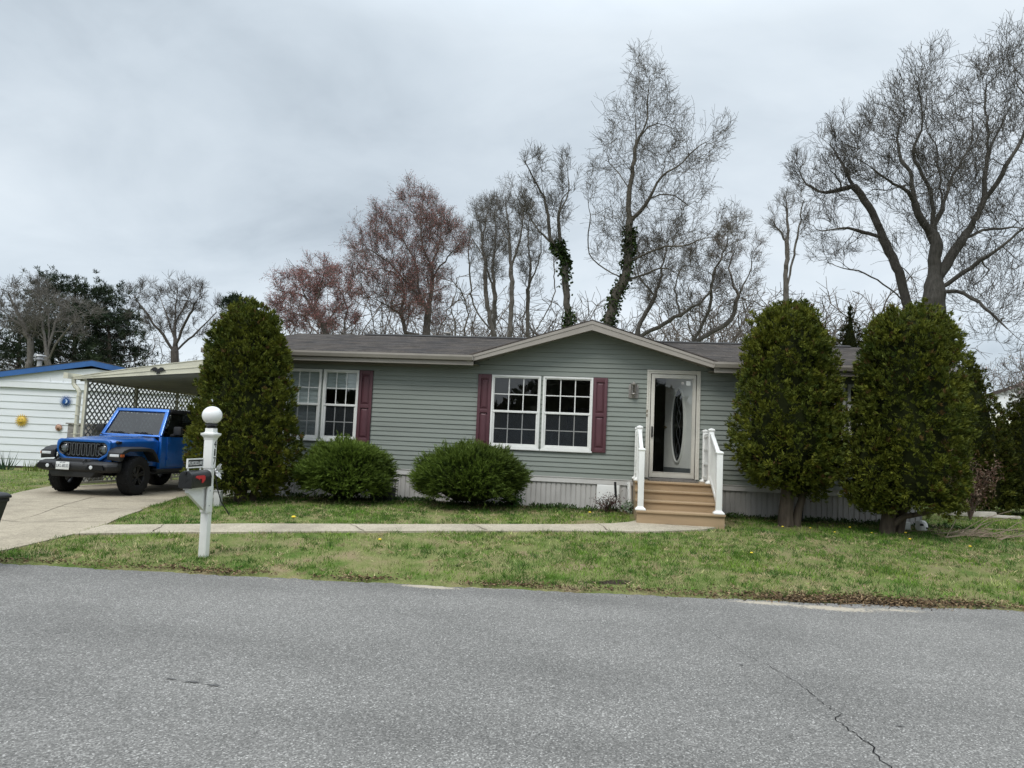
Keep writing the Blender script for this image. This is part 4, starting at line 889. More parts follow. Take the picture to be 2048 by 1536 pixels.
# bumper
bp = [(-.90,-.50),(-.92,-.66),(-.80,-.80),(-.52,-.86),(.52,-.86),(.80,-.80),(.92,-.66),(.90,-.50),(.6,-.46),(-.6,-.46)]
def bring(z, sc, dy=0): return [(u*sc,w_*(1)+dy,z) for u,w_ in bp]
bmp = MB().loft([bring(.475,.90,.06),bring(.52,.985,.01),bring(.60,1,0),bring(.655,.985,.02),bring(.69,.93,.10)]).build('bumper', m_trim, car, bev=.012)
MB().prism([(-.42,.66),(.42,.66),(.38,.735),(-.38,.735)], -.78, -.5).build('bumper_step', m_trim, bmp, bev=.015)
MB().prism([(-.56,.50),(-.46,.37),(.46,.37),(.56,.50)], -.80, -.52).build('skid_plate', m_trim, bmp, bev=.02)
for s_ in (-1,1):
    MB().prism([(s_*.36,.53),(s_*.78,.53),(s_*.74,.63),(s_*.42,.63)], -.868, -.83).build('lamp_recess', m_gloss, bmp)
    MB().lathe([(.036,-.872),(.038,-.880),(.03,-.883),(0,-.885)], (s_*.50,0,.58), 18, 'y').build('fog_light', m_lens, bmp, smooth=True)
    MB().tube([(s_*.30,-.72,.70),(s_*.30,-.80,.73),(s_*.30,-.86,.70),(s_*.30,-.86,.66)], .014, 8).build('tow_hook', m_trim, bmp, smooth=True)
pt_ = MB().box(-.29,.015,-.893,-.885,.515,.67).build('license_plate', plain('plate_white', (.70,.71,.70), .4, 0, .05, 10), bmp, bev=.003)
put_text('plate_number', 'LKL-8533', .085, plain('plate_ink', (.03,.04,.07), .5), pt_, (-.1375,-.8945,.59), (R(90),0,0), .27)
put_text('plate_state', 'NEW YORK', .026, plain('plate_ink_small', (.10,.12,.16), .5), pt_, (-.1375,-.8945,.654), (R(90),0,0), .13)
# wheels
def wheel_at(x, y, steer=0):
    s_ = 1 if x > 0 else -1
    wl = bpy.data.objects.new('wheel', None); COL.objects.link(wl); wl.parent = car; wl.location = (x,y,.405); wl.rotation_euler = (0,0,steer)
    return wl, s_
ty = MB().lathe([(.225,-.115),(.27,-.128),(.345,-.132),(.385,-.122),(.400,-.10),(.405,-.04),(.405,.04),(.400,.10),(.385,.122),(.345,.132),(.27,.128),(.225,.115)], (0,0,0), 48, 'x')
for k in range(48):
    a_ = 2*math.pi*k/48; 
    for sx in (-.075,0,.075): ty.cbox((sx+.02*(k%2),.403*math.cos(a_),.403*math.sin(a_)),(.05,.03,.016),rx=a_-math.pi/2)
rmb = MB().lathe([(.226,-.11),(.232,-.115),(.226,-.09),(.205,-.02),(.2,.09),(.205,.105),(.232,.115),(.226,.11)], (0,0,0), 36, 'x').lathe([(0,.03),(.06,.03),(.065,.06),(.05,.085),(0,.09)], (0,0,0), 20, 'x')
for k in range(5):
    a_ = 2*math.pi*k/5+.3
    for da in (-.16,.16): rmb.bar((.07,.04*math.cos(a_+da*1.5),.04*math.sin(a_+da*1.5)),(.095,.215*math.cos(a_+da),.215*math.sin(a_+da)),.032,.03,(1,0,0))
first = None
for x,y,stg in ((.80,0,R(4)),(-.80,0,R(4)),(.80,3.01,0),(-.80,3.01,0)):
    wl,s_ = wheel_at(x,y,stg)
    if first is None:
        t_ = ty.build('tire', m_tyre, wl, smooth=True); r_ = rmb.build('rim', m_rim, wl, bev=.004); bk = MB().lathe([(0,-.02),(.17,-.02),(.17,.0),(0,.0)], (0,0,0), 24, 'x').build('brake_disc', m_chr, wl); first = (t_,r_,bk)
    else:
        for q in first:
            c2 = q.copy(); COL.objects.link(c2); c2.parent = wl
    if s_ < 0: wl.rotation_euler[2] += math.pi

# ================================================================== WHITE HOUSE far right
fh = thing('neighbor_house', 'white ribbed gable end and striped awning glimpsed past the right hedge', 'house', (17.5,30,.45), R(-28))
def fl_(px,py): p = at(px,py,30); return p[0]-17.5, p[2]-.45
gA = fl_(1960,799); gB = fl_(2062,766); b0 = fl_(1962,823); b1 = fl_(2062,829)
wm = MB(); slp = (gB[1]-gA[1])/(gB[0]-gA[0]); xa = gA[0]-.6; xb = gA[0]+5.2; xc = gA[0]+11; top = lambda x: gA[1]+slp*(min(x,2*xb-x)-gA[0])
wm.prism([(xa,b0[1]),(xc,b0[1]),(xc,top(xc)),(xb,top(xb)),(xa,top(xa))], 0, .05)
x = xa
while x < xc: wm.box(x,x+.05,-.03,-.0005,b0[1],top(x)-.02); x += .3
wm.build('gable_wall', m_nw, fh)
MB().prism([(xa-.2,top(xa-.2)),(xb,top(xb)),(xc,top(xc)),(xc,top(xc)+.12),(xb,top(xb)+.12),(xa-.2,top(xa-.2)+.12)], -.15, 8).build('roof', plain('dark_brown_roof', (.07,.055,.05), .9), fh)
aw = MB(); x = xa; k = 0
a1_ = fl_(1990,845)
while x < xc:
    h2 = .03 if k%2 else 0; aw.add([(x,-.02,b0[1]-.01+h2),(x+.2,-.02,b0[1]-.01+h2),(x+.2,-1.9,b0[1]-.62+h2),(x,-1.9,b0[1]-.62+h2),(x,-.02,b0[1]-.05+h2),(x+.2,-.02,b0[1]-.05+h2),(x+.2,-1.9,b0[1]-.66+h2),(x,-1.9,b0[1]-.66+h2)],[(0,1,2,3),(7,6,5,4),(0,4,5,1),(1,5,6,2),(2,6,7,3),(3,7,4,0)]); x += .2; k += 1
aw.build('awning', m_alu, fh)
MB().box(xa,xc,.051,8,-.5,b0[1]+.0).build('wall', plain('brown_brick_wall', (.10,.075,.06), .9, 0, .3, 5), fh)
# ================================================================== VEGETATION HELPERS
def unit(a): return a/(np.linalg.norm(a, axis=-1, keepdims=True)+1e-9)
def leafmesh(name, P, D, L, Wd, tint, rg, curl=.15):
    """one small bent diamond leaf per row"""
    n = len(P); D = unit(D); S = unit(np.cross(D, rg.normal(size=(n,3)))); N = np.cross(D, S)
    L = np.broadcast_to(L, n)[:,None]; Wd = np.broadcast_to(Wd, n)[:,None]
    a = P; m = P+D*L*.5+N*L*curl; b = m+S*Wd*.5; c = P+D*L; d = m-S*Wd*.5
    V = np.stack([a,b,c,d], 1).reshape(-1,3); Q = np.arange(4*n).reshape(n,4)
    return npmesh(name, V, Q, tint=np.repeat(tint, 4, 0))
def bladesmesh(name, P, D, L, Wd, tint, rg):
    """one narrow triangle per row"""
    n = len(P); D = unit(D); S = unit(np.cross(D, rg.normal(size=(n,3)))); L = np.broadcast_to(L, n)[:,None]; Wd = np.broadcast_to(Wd, n)[:,None]
    V = np.stack([P-S*Wd*.5, P+S*Wd*.5, P+D*L], 1).reshape(-1,3)
    return npmesh(name, V, None, np.arange(3*n).reshape(n,3), tint=np.repeat(tint, 3, 0))
def pick(rg, n, cols, w):
    c = np.array(cols); i = rg.choice(len(c), n, p=np.array(w)/sum(w)); return c[i]*(1+rg.normal(0,.13,(n,1)))
M_leaf = tinted('evergreen_foliage', .62, .2, .10); M_bark = tinted('bark', .9, .15); M_grass = tinted('grass_blades', .65, .25, .18); M_bud = tinted('spring_buds', .7, .2, .25); M_litter = tinted('dry_leaves', .85, .1)
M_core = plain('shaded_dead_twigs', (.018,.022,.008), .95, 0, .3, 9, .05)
# ------------------------------------------------------------------ arborvitae: upright fan sprays over lobed columns
def arbor(name, label, base, lobes, seed, dens=430, stems=(), group=None, tone=1.0, core=.80):
    rg = np.random.default_rng(seed); bx,by,bz = base
    t = thing(name, label, 'evergreen shrub' if lobes[0][3] < 2 else 'evergreen tree', base, 0, group)
    Pn = []; Out = []; Tn = []; cm = MB()
    for lx,ly,z0,z1,prof in lobes:
        pz = np.array([p[0] for p in prof]); pr = np.array([p[1] for p in prof]); H = z1-z0
        area = 2*math.pi*np.trapezoid(pr, pz)*H if hasattr(np,'trapezoid') else 2*math.pi*np.trapz(pr,pz)*H
        n = int(area*dens); u = rg.random(n*3); rr = np.interp(u, pz, pr); keep = rg.random(n*3) < rr/pr.max()+.08; u = u[keep][:n]; n = len(u)
        th = rg.random(n)*2*math.pi; r_ = np.interp(u, pz, pr); zz = z0+u*H
        bump = 1+.13*(vnoise(th*2.2+seed, zz*2.0, 1.0, seed)-.5)*2+.09*(vnoise(th*6+3, zz*5, 1.0, seed+1)-.5)*2
        dep = rg.random(n)**2*.20+.20*np.clip(vnoise(th*7+9, zz*6.5, 1.0, seed+2)-.58,0,1)*2.4
        rad = np.maximum(r_*.93*bump-dep, .02)
        P = np.stack([lx+rad*np.cos(th), ly+rad*np.sin(th), zz+rg.normal(0,.03,n)], 1)
        nf = max(1,n//7); fi = rg.integers(0,nf,n)     # sprays gathered into upright fronds
        sl_ = np.gradient(pr, pz)/H; s_ = np.interp(u, pz, sl_)
        O = unit(np.stack([np.cos(th), np.sin(th), -s_*.7], 1))
        fa = unit(O[:nf]*.7+np.array([0,0,.75])+rg.normal(0,.22,(nf,3))); fw = unit(np.cross(fa, rg.normal(size=(nf,3))))
        a_ = rg.random(n)*.13-.06; b__ = rg.normal(0,.034,n); rec = .12*rg.random(nf)**2.4
        Pf = P[:nf][fi]-O[:nf][fi]*rec[fi][:,None]+fa[fi]*a_[:,None]+fw[fi]*b__[:,None]+rg.normal(0,.012,(n,3))
        keepf = rg.random(n) < .66; P = np.where(keepf[:,None], Pf, P); O = np.where(keepf[:,None], O[:nf][fi], O); Tn.append(np.where(keepf, rg.random(nf)[fi]*.75+.1+a_*1.6, rg.random(n)*.5)); Pn.append(P); Out.append(O)
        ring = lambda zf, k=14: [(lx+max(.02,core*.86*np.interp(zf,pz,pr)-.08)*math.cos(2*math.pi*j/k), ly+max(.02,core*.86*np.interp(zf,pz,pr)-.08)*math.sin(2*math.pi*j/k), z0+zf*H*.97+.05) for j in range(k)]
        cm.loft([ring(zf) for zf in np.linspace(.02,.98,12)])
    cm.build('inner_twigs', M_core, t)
    P = np.concatenate(Pn); O = np.concatenate(Out); n = len(P); K = 9
    ax = unit(O*.75+np.array([0,0,.62])+rg.normal(0,.30,(n,3))); w_ = unit(np.cross(ax, O+rg.normal(0,.5,(n,3))))
    vz = unit(np.cross(w_, ax)); mixw = rg.random((n,1)); w_ = unit(w_*mixw+vz*(1-mixw))
    ang = np.linspace(-1.0,1.0,K)[None,:]+rg.normal(0,.12,(n,K)); size = (.062+.04*rg.random(n))[:,None]
    D = ax[:,None,:]*np.cos(ang)[...,None]+w_[:,None,:]*np.sin(ang)[...,None]
    Lf = size*(1-.35*np.abs(ang))*(.8+.4*rg.random((n,K))); B0 = P[:,None,:]+D*(.01)
    cl = vnoise(P[:,0]*1.7+P[:,1]*1.3, P[:,2]*2.1, 1.0, seed+5); yel = np.clip(.30*cl+.62*np.concatenate(Tn)+rg.normal(0,.07,n),0,1)[:,None]
    tint = (np.array([.040,.066,.011])*(1-yel)+np.array([.20,.205,.024])*yel)*tone
    brown = (rg.random(n) < .03)[:,None]; tint = np.where(brown, np.array([.12,.075,.025]), tint)
    T = np.repeat(tint, K, 0)*(1+rg.normal(0,.12,(n*K,1)))
    me = leafmesh('crown', B0.reshape(-1,3), D.reshape(-1,3), Lf.ravel(), .019*(1 if dens > 150 else 1.7), np.clip(T,0,1), rg); link('crown', me, M_leaf, t)
    for pts,rad in stems:
        mb = MB().tube(pts, rad, 9); o = mb.build('trunk', plain('shaggy_bark', (.10,.08,.062), .95, 0, .3, 7, .1, .6, (2,2,.4)), t, smooth=True)
    return t
# ------------------------------------------------------------------ spiky spreading bush
def yew(name, label, base, rad, seed, n=4200, group=None):
    rg = np.random.default_rng(seed); t = thing(name, label, 'shrub', base, 0, group); rx,ry,rz,zc = rad
    d = unit(rg.normal(size=(n,3))*np.array([1,1,.85])); d[:,2] = np.where(d[:,2] < -.55, -d[:,2], d[:,2])
    lump = 1+.22*(vnoise(d[:,0]*3+5, d[:,2]*3+d[:,1]*2, 1.0, seed)-.5)*2
    P = d*np.array([rx,ry,rz])*(lump*(.80+.20*rg.random(n)))[:,None]+np.array([0,0,zc]); P[:,2] = np.maximum(P[:,2], .05)
    ax = unit(d*np.array([1.1,1.1,.7])+np.array([0,0,.38])+rg.normal(0,.28,(n,3))); K = 16; s = rg.random((n,K)); Ls = (.13+.11*rg.random(n))[:,None]
    side = unit(np.cross(ax[:,None,:], rg.normal(size=(n,K,3)))); D = unit(ax[:,None,:]*.95+side*.55+np.array([0,0,.12]))
    B0 = P[:,None,:]+ax[:,None,:]*(s*Ls)[...,None]
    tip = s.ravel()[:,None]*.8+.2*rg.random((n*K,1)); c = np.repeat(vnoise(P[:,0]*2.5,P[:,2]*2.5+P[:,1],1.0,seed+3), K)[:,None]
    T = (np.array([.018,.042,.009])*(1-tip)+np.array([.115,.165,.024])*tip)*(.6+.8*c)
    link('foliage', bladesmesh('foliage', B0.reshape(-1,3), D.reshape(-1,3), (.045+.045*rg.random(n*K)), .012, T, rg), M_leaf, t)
    cm = MB(); k = 16
    cm.loft([[(rx*.74*math.cos(2*math.pi*j/k)*math.cos(a), ry*.74*math.sin(2*math.pi*j/k)*math.cos(a), max(.04, zc+rz*.74*math.sin(a))) for j in range(k)] for a in np.linspace(-1.2,1.5,9)])
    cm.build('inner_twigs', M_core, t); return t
# ------------------------------------------------------------------ bare trees by space colonisation on traced limbs
# space colonisation gives each prototype its thicket
def grow(P, par, A, step, di, dk, iters, rg, up=.08, cap=26000):
    P = list(P); par = list(par); pos = np.zeros((cap,3)); n = len(P); pos[:n] = P; par_a = np.zeros(cap,int); par_a[:n] = par
    near = np.zeros(len(A),int); dist = np.full(len(A),1e9)
    def upd(i0,i1,near,dist,A):
        for s0 in range(i0,i1,256):
            s1 = min(i1,s0+256); d = np.linalg.norm(A[:,None]-pos[None,s0:s1], axis=2); j = d.argmin(1); dm = d[np.arange(len(A)),j]
            m = dm < dist; near[m] = j[m]+s0; dist[m] = dm[m]
    upd(0,n,near,dist,A)
    for it in range(iters):
        m = dist > dk; A = A[m]; near = near[m]; dist = dist[m]
        if not len(A): break
        act = dist < di
        if not act.any(): di *= 1.4; continue
        sm = np.zeros((n,3)); np.add.at(sm, near[act], unit(A[act]-pos[near[act]])); u = np.unique(near[act])
        new = pos[u]+step*unit(unit(sm[u])+rg.normal(0,.15,(len(u),3))+np.array([0,0,up]))
        if n+len(u) > cap: break
        pos[n:n+len(u)] = new; par_a[n:n+len(u)] = u; n0 = n; n += len(u); upd(n0,n,near,dist,A)
    return pos[:n], par_a[:n]
def densify(limbs, Y, rg, step, jit=.03, dep=.5):
    """limbs: (pixel polyline, depth drift) -> node list; a limb starts at the nearest node already there"""
    P = []; par = []
    for li,(pts,dy) in enumerate(limbs):
        q = []
        for k,(a,b) in enumerate(pts): q.append(at(a,b,Y+dy*(k/(max(1,len(pts)-1)))**1.2))
        q = np.array(q); last = -1
        if li:
            PP = np.array(P); last = int(np.linalg.norm(PP-q[0],axis=1).argmin()); q[1:] += (PP[last]-q[0])*np.linspace(1,0,len(q))[1:,None]*np.array([0,1,0]); q[0] = PP[last]
        # smooth through the points
        seg = []
        for k in range(len(q)-1):
            p0 = q[max(0,k-1)]; p1 = q[k]; p2 = q[k+1]; p3 = q[min(len(q)-1,k+2)]; m = max(1,int(np.linalg.norm(p2-p1)/step))
            for j in range(m):
                t = j/m; seg.append(.5*((2*p1)+(-p0+p2)*t+(2*p0-5*p1+4*p2-p3)*t*t+(-p0+3*p1-3*p2+p3)*t**3))
        seg.append(q[-1]); seg = np.array(seg); seg[1:] += rg.normal(0,jit,seg[1:].shape)
        for k,p in enumerate(seg):
            if li and k == 0: continue
            par.append(last); P.append(p); last = len(P)-1
    par[0] = 0; return P, par
def tubes(pos, par, rad, idx, sides, tint, rg):
    """tapered tubes for the edges idx (child indices)"""
    d = unit(pos-pos[par]); d[par == np.arange(len(par))] = [0,0,1]
    main = np.full(len(pos),-1); order = np.argsort(rad)
    main[par[order]] = order
    ref = np.array([.25,1,.12]); u = unit(np.cross(d, ref)); w = np.cross(d,u)
    a = np.arange(sides)*2*math.pi/sides; ca = np.cos(a)[None,:,None]; sa = np.sin(a)[None,:,None]
    p = par[idx]; ism = (main[p] == idx)[:,None,None]
    r0 = np.where(ism[:,0,0], rad[p], np.minimum(rad[p], rad[idx]*1.15)); r1 = rad[idx]
    u0 = np.where(ism, u[p][:,None], u[idx][:,None]); w0 = np.where(ism, w[p][:,None], w[idx][:,None])
    R0 = pos[p][:,None]+(u0*ca+w0*sa)*r0[:,None,None]; R1 = pos[idx][:,None]+(u[idx][:,None]*ca+w[idx][:,None]*sa)*r1[:,None,None]
    n = len(idx); V = np.stack([R0,R1],1).reshape(-1,3); b = (np.arange(n)*2*sides)[:,None]; k = np.arange(sides)[None,:]; k2 = (k+1)%sides
    Q = np.stack([b+k,b+k2,b+sides+k2,b+sides+k],-1).reshape(-1,4)
    T = np.repeat(tint[idx], 2*sides, 0); return V, Q, T
def tree(name, label, Y, limbs, env, natt, seed, base_z=.4, step=.28, depth=.35, r0=.0062, pw=2.75, bark=(.115,.10,.085), thr=.045, twig=1.0, di=None, size=1.0, boughs=110, dens1=.62, up=.15, buds=None, budn=0, rmax=None, droop=0.0, ivy=None, tw_len=.28, group=None, cat='bare tree', rmul=1.0):
    rg = np.random.default_rng(seed); step *= .9; r0 *= .86
    P, par = densify(limbs, Y, rg, step, .02*Y/28)
    # carry the trunk down to the ground
    b = P[0]; nb_ = max(1,int((b[2]-base_z+.3)/step)); pre = [np.array([b[0]+.02*k,b[1],b[2]-k*step]) for k in range(nb_,0,-1)]
    P = pre+P; par = [max(0,i-1) for i in range(nb_)]+[(nb_-1 if i == 0 else p+nb_) for i,p in enumerate(par)]; par[0] = 0
    e0 = np.array(env, float); ec = np.array([e0[:,0].mean(), e0[:,1].max()]); e0 = ec+(e0-ec)*np.array([.94,.93]); ev = np.array([at(a,c,Y) for a,c in e0]); poly = [(p[0],p[2]) for p in ev]
    pos = np.array(P, float); par = np.array(par, int); par[0] = 0
    lo = ev.min(0); hi = ev.max(0); wid = hi[0]-lo[0]; cx_ = (lo[0]+hi[0])/2; A = np.zeros((0,3))
    while len(A) < boughs:     # a few attraction points fill the crown outline with main boughs
        x = lo[0]+rg.random(900)*(hi[0]-lo[0]); z = lo[2]+rg.random(900)*(hi[2]-lo[2]); k = inpoly(x,z,poly); x = x[k]; z = z[k]
        A = np.concatenate([A, np.stack([x, Y+depth*wid*(rg.random(len(x))*2-1)*np.sqrt(np.clip(1-((x-cx_)/(.55*wid))**2,.1,1)), z],1)])
    pos, par = grow(list(pos), list(par), A[:boughs], step*1.1, step*7, step*2.2, 60, rg, .12)
    hgt = ev[:,2].max()-ev[:,2].min(); cxz = np.array([ev[:,0].mean(), Y, ev[:,2].min()])
    def sprout(src, ang, length, nseg, upb, noise, clip, bias=.35):
        """one new twig from each node in src; returns the indices of the new nodes, row by row"""
        nonlocal pos, par
        d = unit(pos[src]-pos[par[src]]); n = len(src)
        out = unit((pos[src]-cxz)*np.array([1,1,.5]))
        pp = unit(np.cross(d, unit(rg.normal(size=(n,3))))+out*bias); pp = unit(pp-d*(pp*d).sum(1,keepdims=True))
        dd = unit(d*np.cos(ang)[:,None]+pp*np.sin(ang)[:,None]+np.array([0,0,upb]))
        if clip:
            L = length.copy(); done = np.zeros(n,bool)
            for fct in (1,.75,.5,.3):
                tipp = pos[src]+dd*(length*fct)[:,None]; ok = inpoly(tipp[:,0],tipp[:,2],poly)&~done; L[ok] = length[ok]*fct; done |= ok
            src = src[done]; dd = dd[done]; length = L[done]; n = len(src)
        prev = src; rows = []
        for k in range(nseg):
            new = pos[prev]+dd*(length/nseg)[:,None]; i0 = len(pos); pos = np.concatenate([pos,new]); par = np.concatenate([par,prev]); prev = i0+np.arange(n); rows.append(prev)
            dd = unit(dd+rg.normal(0,noise,(n,3))+np.array([0,0,upb*.45]))
        return rows
    n0 = len(pos); lim = np.arange(nb_+1, n0); f_in = inpoly(pos[lim][:,0], pos[lim][:,2], poly); lim = lim[f_in | (rg.random(len(lim)) < .12)]
    # how far each limb node is from its own tip: longer side branches low on a limb
    far = np.zeros(n0)
    for i in range(n0-1,0,-1): far[par[i]] = max(far[par[i]], far[i]+np.linalg.norm(pos[i]-pos[par[i]]))
    sz = hgt*size; k = rg.random(len(lim)) < dens1; src = np.concatenate([lim[k], lim[rg.random(len(lim)) < dens1*.3]])
    L1 = sz*.155*(.4+.85*rg.random(len(src)))*np.clip(.62+far[src]/(hgt*.5),.62,1.35)
    r1 = sprout(src, R(34)+R(26)*rg.random(len(src)), L1, 10, up, .10, True); b1 = np.concatenate(r1[2:]); tipl = np.array([i for i in lim if far[i] < .01])
    def more(nodes, frac): return nodes[rg.random(len(nodes)) < frac] if frac < 1 else np.concatenate([nodes, nodes[rg.random(len(nodes)) < frac-1]])
    src = more(b1, .62); src = np.concatenate([src, r1[-1], np.repeat(tipl,2)])
    r2 = sprout(src, R(28)+R(30)*rg.random(len(src)), sz*.068*(.45+1.0*rg.random(len(src))), 5, up-droop*.4, .16, True); b2 = np.concatenate(r2)
    src = np.concatenate([more(b2, .52*twig), more(b1, .35*twig)]); 
    r3 = sprout(src, R(25)+R(32)*rg.random(len(src)), tw_len*(.55+.9*rg.random(len(src))), 2, up-droop, .22, False, .1); b3 = np.concatenate(r3)
    src = more(r3[0], .55*twig); r4 = sprout(src, R(25)+R(30)*rg.random(len(src)), tw_len*(.4+.5*rg.random(len(src))), 2, up-droop*1.3, .2, False, .0)
    N = len(pos); n = N-len(b3)-2*len(src); thin = b2
    tips = np.zeros(N)
    for i in range(N-1,-1,-1):
        if tips[i] == 0: tips[i] = 1
        if i and par[i] != i: tips[par[i]] += tips[i]
    rad = np.maximum(r0, (rmax or .2)*(tips/tips.max())**.68)
    rad[n:] = r0*.8
    root = np.arange(N) < nb_+2; flare = np.clip(1-(pos[:,2]-base_z)/.5,0,1)*root; rad = rad*(1+.5*flare)
    tint = np.array(bark)*(1+rg.normal(0,.16,(N,1)))*(.85+.35*rg.random((N,1))); tint *= .95; tint[rad > thr] = np.array(bark)*.85
    idx = np.arange(1,N); L_ = np.linalg.norm(pos[idx]-pos[par[idx]],axis=1); idx = idx[L_ > 1e-4]
    loc = np.array([pos[0][0],pos[0][1],base_z]); t = thing(name, label, cat, loc, 0, group); pos_l = pos-loc
    bi = idx[rad[idx] >= thr]; sm = idx[rad[idx] < thr]
    V,Q,T = tubes(pos_l,par,rad,bi,9,tint,rg); link('trunk', npmesh('trunk',V,Q,tint=np.clip(T,0,1)), M_barkT, t, smooth=True)
    mid = sm[rad[sm] > .02]; fin = sm[rad[sm] <= .02]
    V1,Q1,T1 = tubes(pos_l,par,rad,mid,5,tint,rg); V2,Q2,T2 = tubes(pos_l,par,rad,fin,3,tint,rg)
    link('crown', npmesh('crown', np.concatenate([V1,V2]), np.concatenate([Q1,Q2+len(V1)]), tint=np.clip(np.concatenate([T1,T2]),0,1)), M_bark, t)
    if buds:
        s = np.concatenate([np.arange(n,N), thin]); s = s[rg.integers(0,len(s),budn)]
        Pb = pos_l[s]+rg.normal(0,.05,(len(s),3)); tb = pick(rg,len(s),buds,[1]*len(buds))
        ob = link('buds', leafmesh('buds', Pb, rg.normal(size=(len(s),3)), .025+.04*rg.random(len(s)), .026, np.clip(tb,0,1), rg), M_bud, t); ob['kind'] = 'stuff'
    if ivy:   # patches, thinning upward   # evergreen ivy climbing the thick wood inside a pixel region
        Pi = []; polyi = [(at(a,c,Y)[0],at(a,c,Y)[2]) for a,c in ivy[0]]
        k = bi[inpoly(pos[bi][:,0],pos[bi][:,2],polyi)]
        s = k[rg.integers(0,len(k),ivy[1])]; s = s[rg.random(len(s)) < np.clip(vnoise(pos[s][:,2]*1.3, pos[s][:,0]*2.0, 1.0, seed+4)*2.2-.55, .05, 1)]; f = rg.random((len(s),1)); d = unit(rg.normal(size=(len(s),3)))
        Pi = pos_l[par[s]]*(1-f)+pos_l[s]*f+d*(rad[s][:,None]+.0+.13*rg.random((len(s),1))**2)
        ti = pick(rg,len(s),[(.03,.055,.012),(.05,.075,.016),(.018,.034,.01)],[2,1,2])
        link('ivy', leafmesh('ivy', Pi, d+rg.normal(0,.5,(len(s),3))+np.array([0,0,-.4]), .11, .10, np.clip(ti,0,1), rg), M_leaf, t)
    return t
def barkmat():
    t = NT('trunk_bark'); c = t.attr('tint'); v = t.coord((3,3,.8)); f = t.noise(6, 6, .7, v)
    c = t.mix(c, t.ramp(f, [(.3,.55),(.7,1.4)]), .9, 'MULTIPLY'); t.bump(f, .7, .03); return t.fin(c, .92, 0, .15)
M_barkT = barkmat()
# ------------------------------------------------------------------ pine: limbs in tiers carrying needle clumps
def pine(name, label, Y, px, top, width, seed, clumps=900, base_z=.3, lean=0, low=.25, dark=1.0):
    rg = np.random.default_rng(seed); pt = at(px,top,Y); pb = at(px-lean,760,Y); H = pt[2]-base_z; Wd = (at(px+width,top,Y)-at(px,top,Y))[0]/2
    loc = np.array([pb[0],Y,base_z]); t = thing(name, label, 'pine tree', loc); mb = MB(); dx = pt[0]-pb[0]
    trunk = lambda h: Vector((dx*h*h, 0, h*H)); mb.tube([trunk(k/8) for k in range(9)], [.24*(1-.9*k/8)+.02 for k in range(9)], 8)
    mb.build('trunk', plain('pine_bark', (.075,.055,.045), .95, 0, .3, 5), t, smooth=True)
    br = MB(); C_ = []; nb_ = 46
    for k in range(nb_):
        h = low+(1-low)*(k+rg.random())/nb_; r_ = Wd*(.35+.65*math.sin(math.pi*min(1,max(0,(1-h)/(1-low)))**.75*.95+.12))*(.65+.5*rg.random()); a = rg.random()*2*math.pi
        p0 = trunk(h*.97); p1 = p0+Vector((math.cos(a)*r_*.55, math.sin(a)*r_*.55, .10*r_)); p2 = p0+Vector((math.cos(a)*r_, math.sin(a)*r_, .30*r_+rg.normal(0,.2)))
        br.tube([p0,p1,p2], [.07*(1-h)+.03,.035,.012], 5, False)
        for j in range(int(clumps/nb_)):
            f = .35+.65*rg.random()**.7; q = p0.lerp(p1,f*2) if f < .5 else p1.lerp(p2,f*2-1); C_.append(np.array(q)+rg.normal(0,.16*r_+.1,3)*np.array([1,1,.55]))
    br.build('limbs', plain('pine_limb_bark', (.06,.048,.04), .95, 0, .3, 5), t)
    C_ = np.array(C_); n = len(C_); K = 20; d = unit(rg.normal(size=(n,K,3))+np.array([0,0,.75])); tn = pick(rg,n,[(.022,.036,.016),(.034,.05,.02),(.014,.024,.012)],[2,1,2])*dark
    link('needles', leafmesh('needles', np.repeat(C_,K,0)+rg.normal(0,.06,(n*K,3)), d.reshape(-1,3), .20+.14*rg.random(n*K), .045, np.clip(np.repeat(tn,K,0)*(1+rg.normal(0,.15,(n*K,1))),0,1), rg, .05), M_leaf, t)
    return t
# ================================================================== SHRUBS AND EVERGREENS BY THE HOUSE
def px_at(px, py, Y): p = at(px,py,Y); return p
def pr(*a): return list(a)
bz = lambda x,y: gz(x,y)
# left column by the carport
x0 = at(480,985,12.35)[0]; b_ = (x0,12.35,bz(x0,12.35))
arbor('arborvitae', 'tall cone shaped arborvitae between the carport and the left windows', b_, [(0,0,.12,3.52,pr((0,.70),(.06,.95),(.16,1.04),(.30,1.0),(.5,.88),(.7,.75),(.88,.59),(.96,.41),(1,.1))),(-.33,.05,1.9,3.30,pr((0,.55),(.5,.48),(.85,.3),(1,.08))),(.22,-.05,2.2,3.32,pr((0,.55),(.6,.4),(.9,.22),(1,.06)))], 11,
      stems=[([(0,0,-.1),(.05,0,.4),(0,0,1.0)],[.12,.09,.07]),([(.2,.05,-.1),(.25,.05,.3),(.2,0,.9)],[.07,.06,.05])])
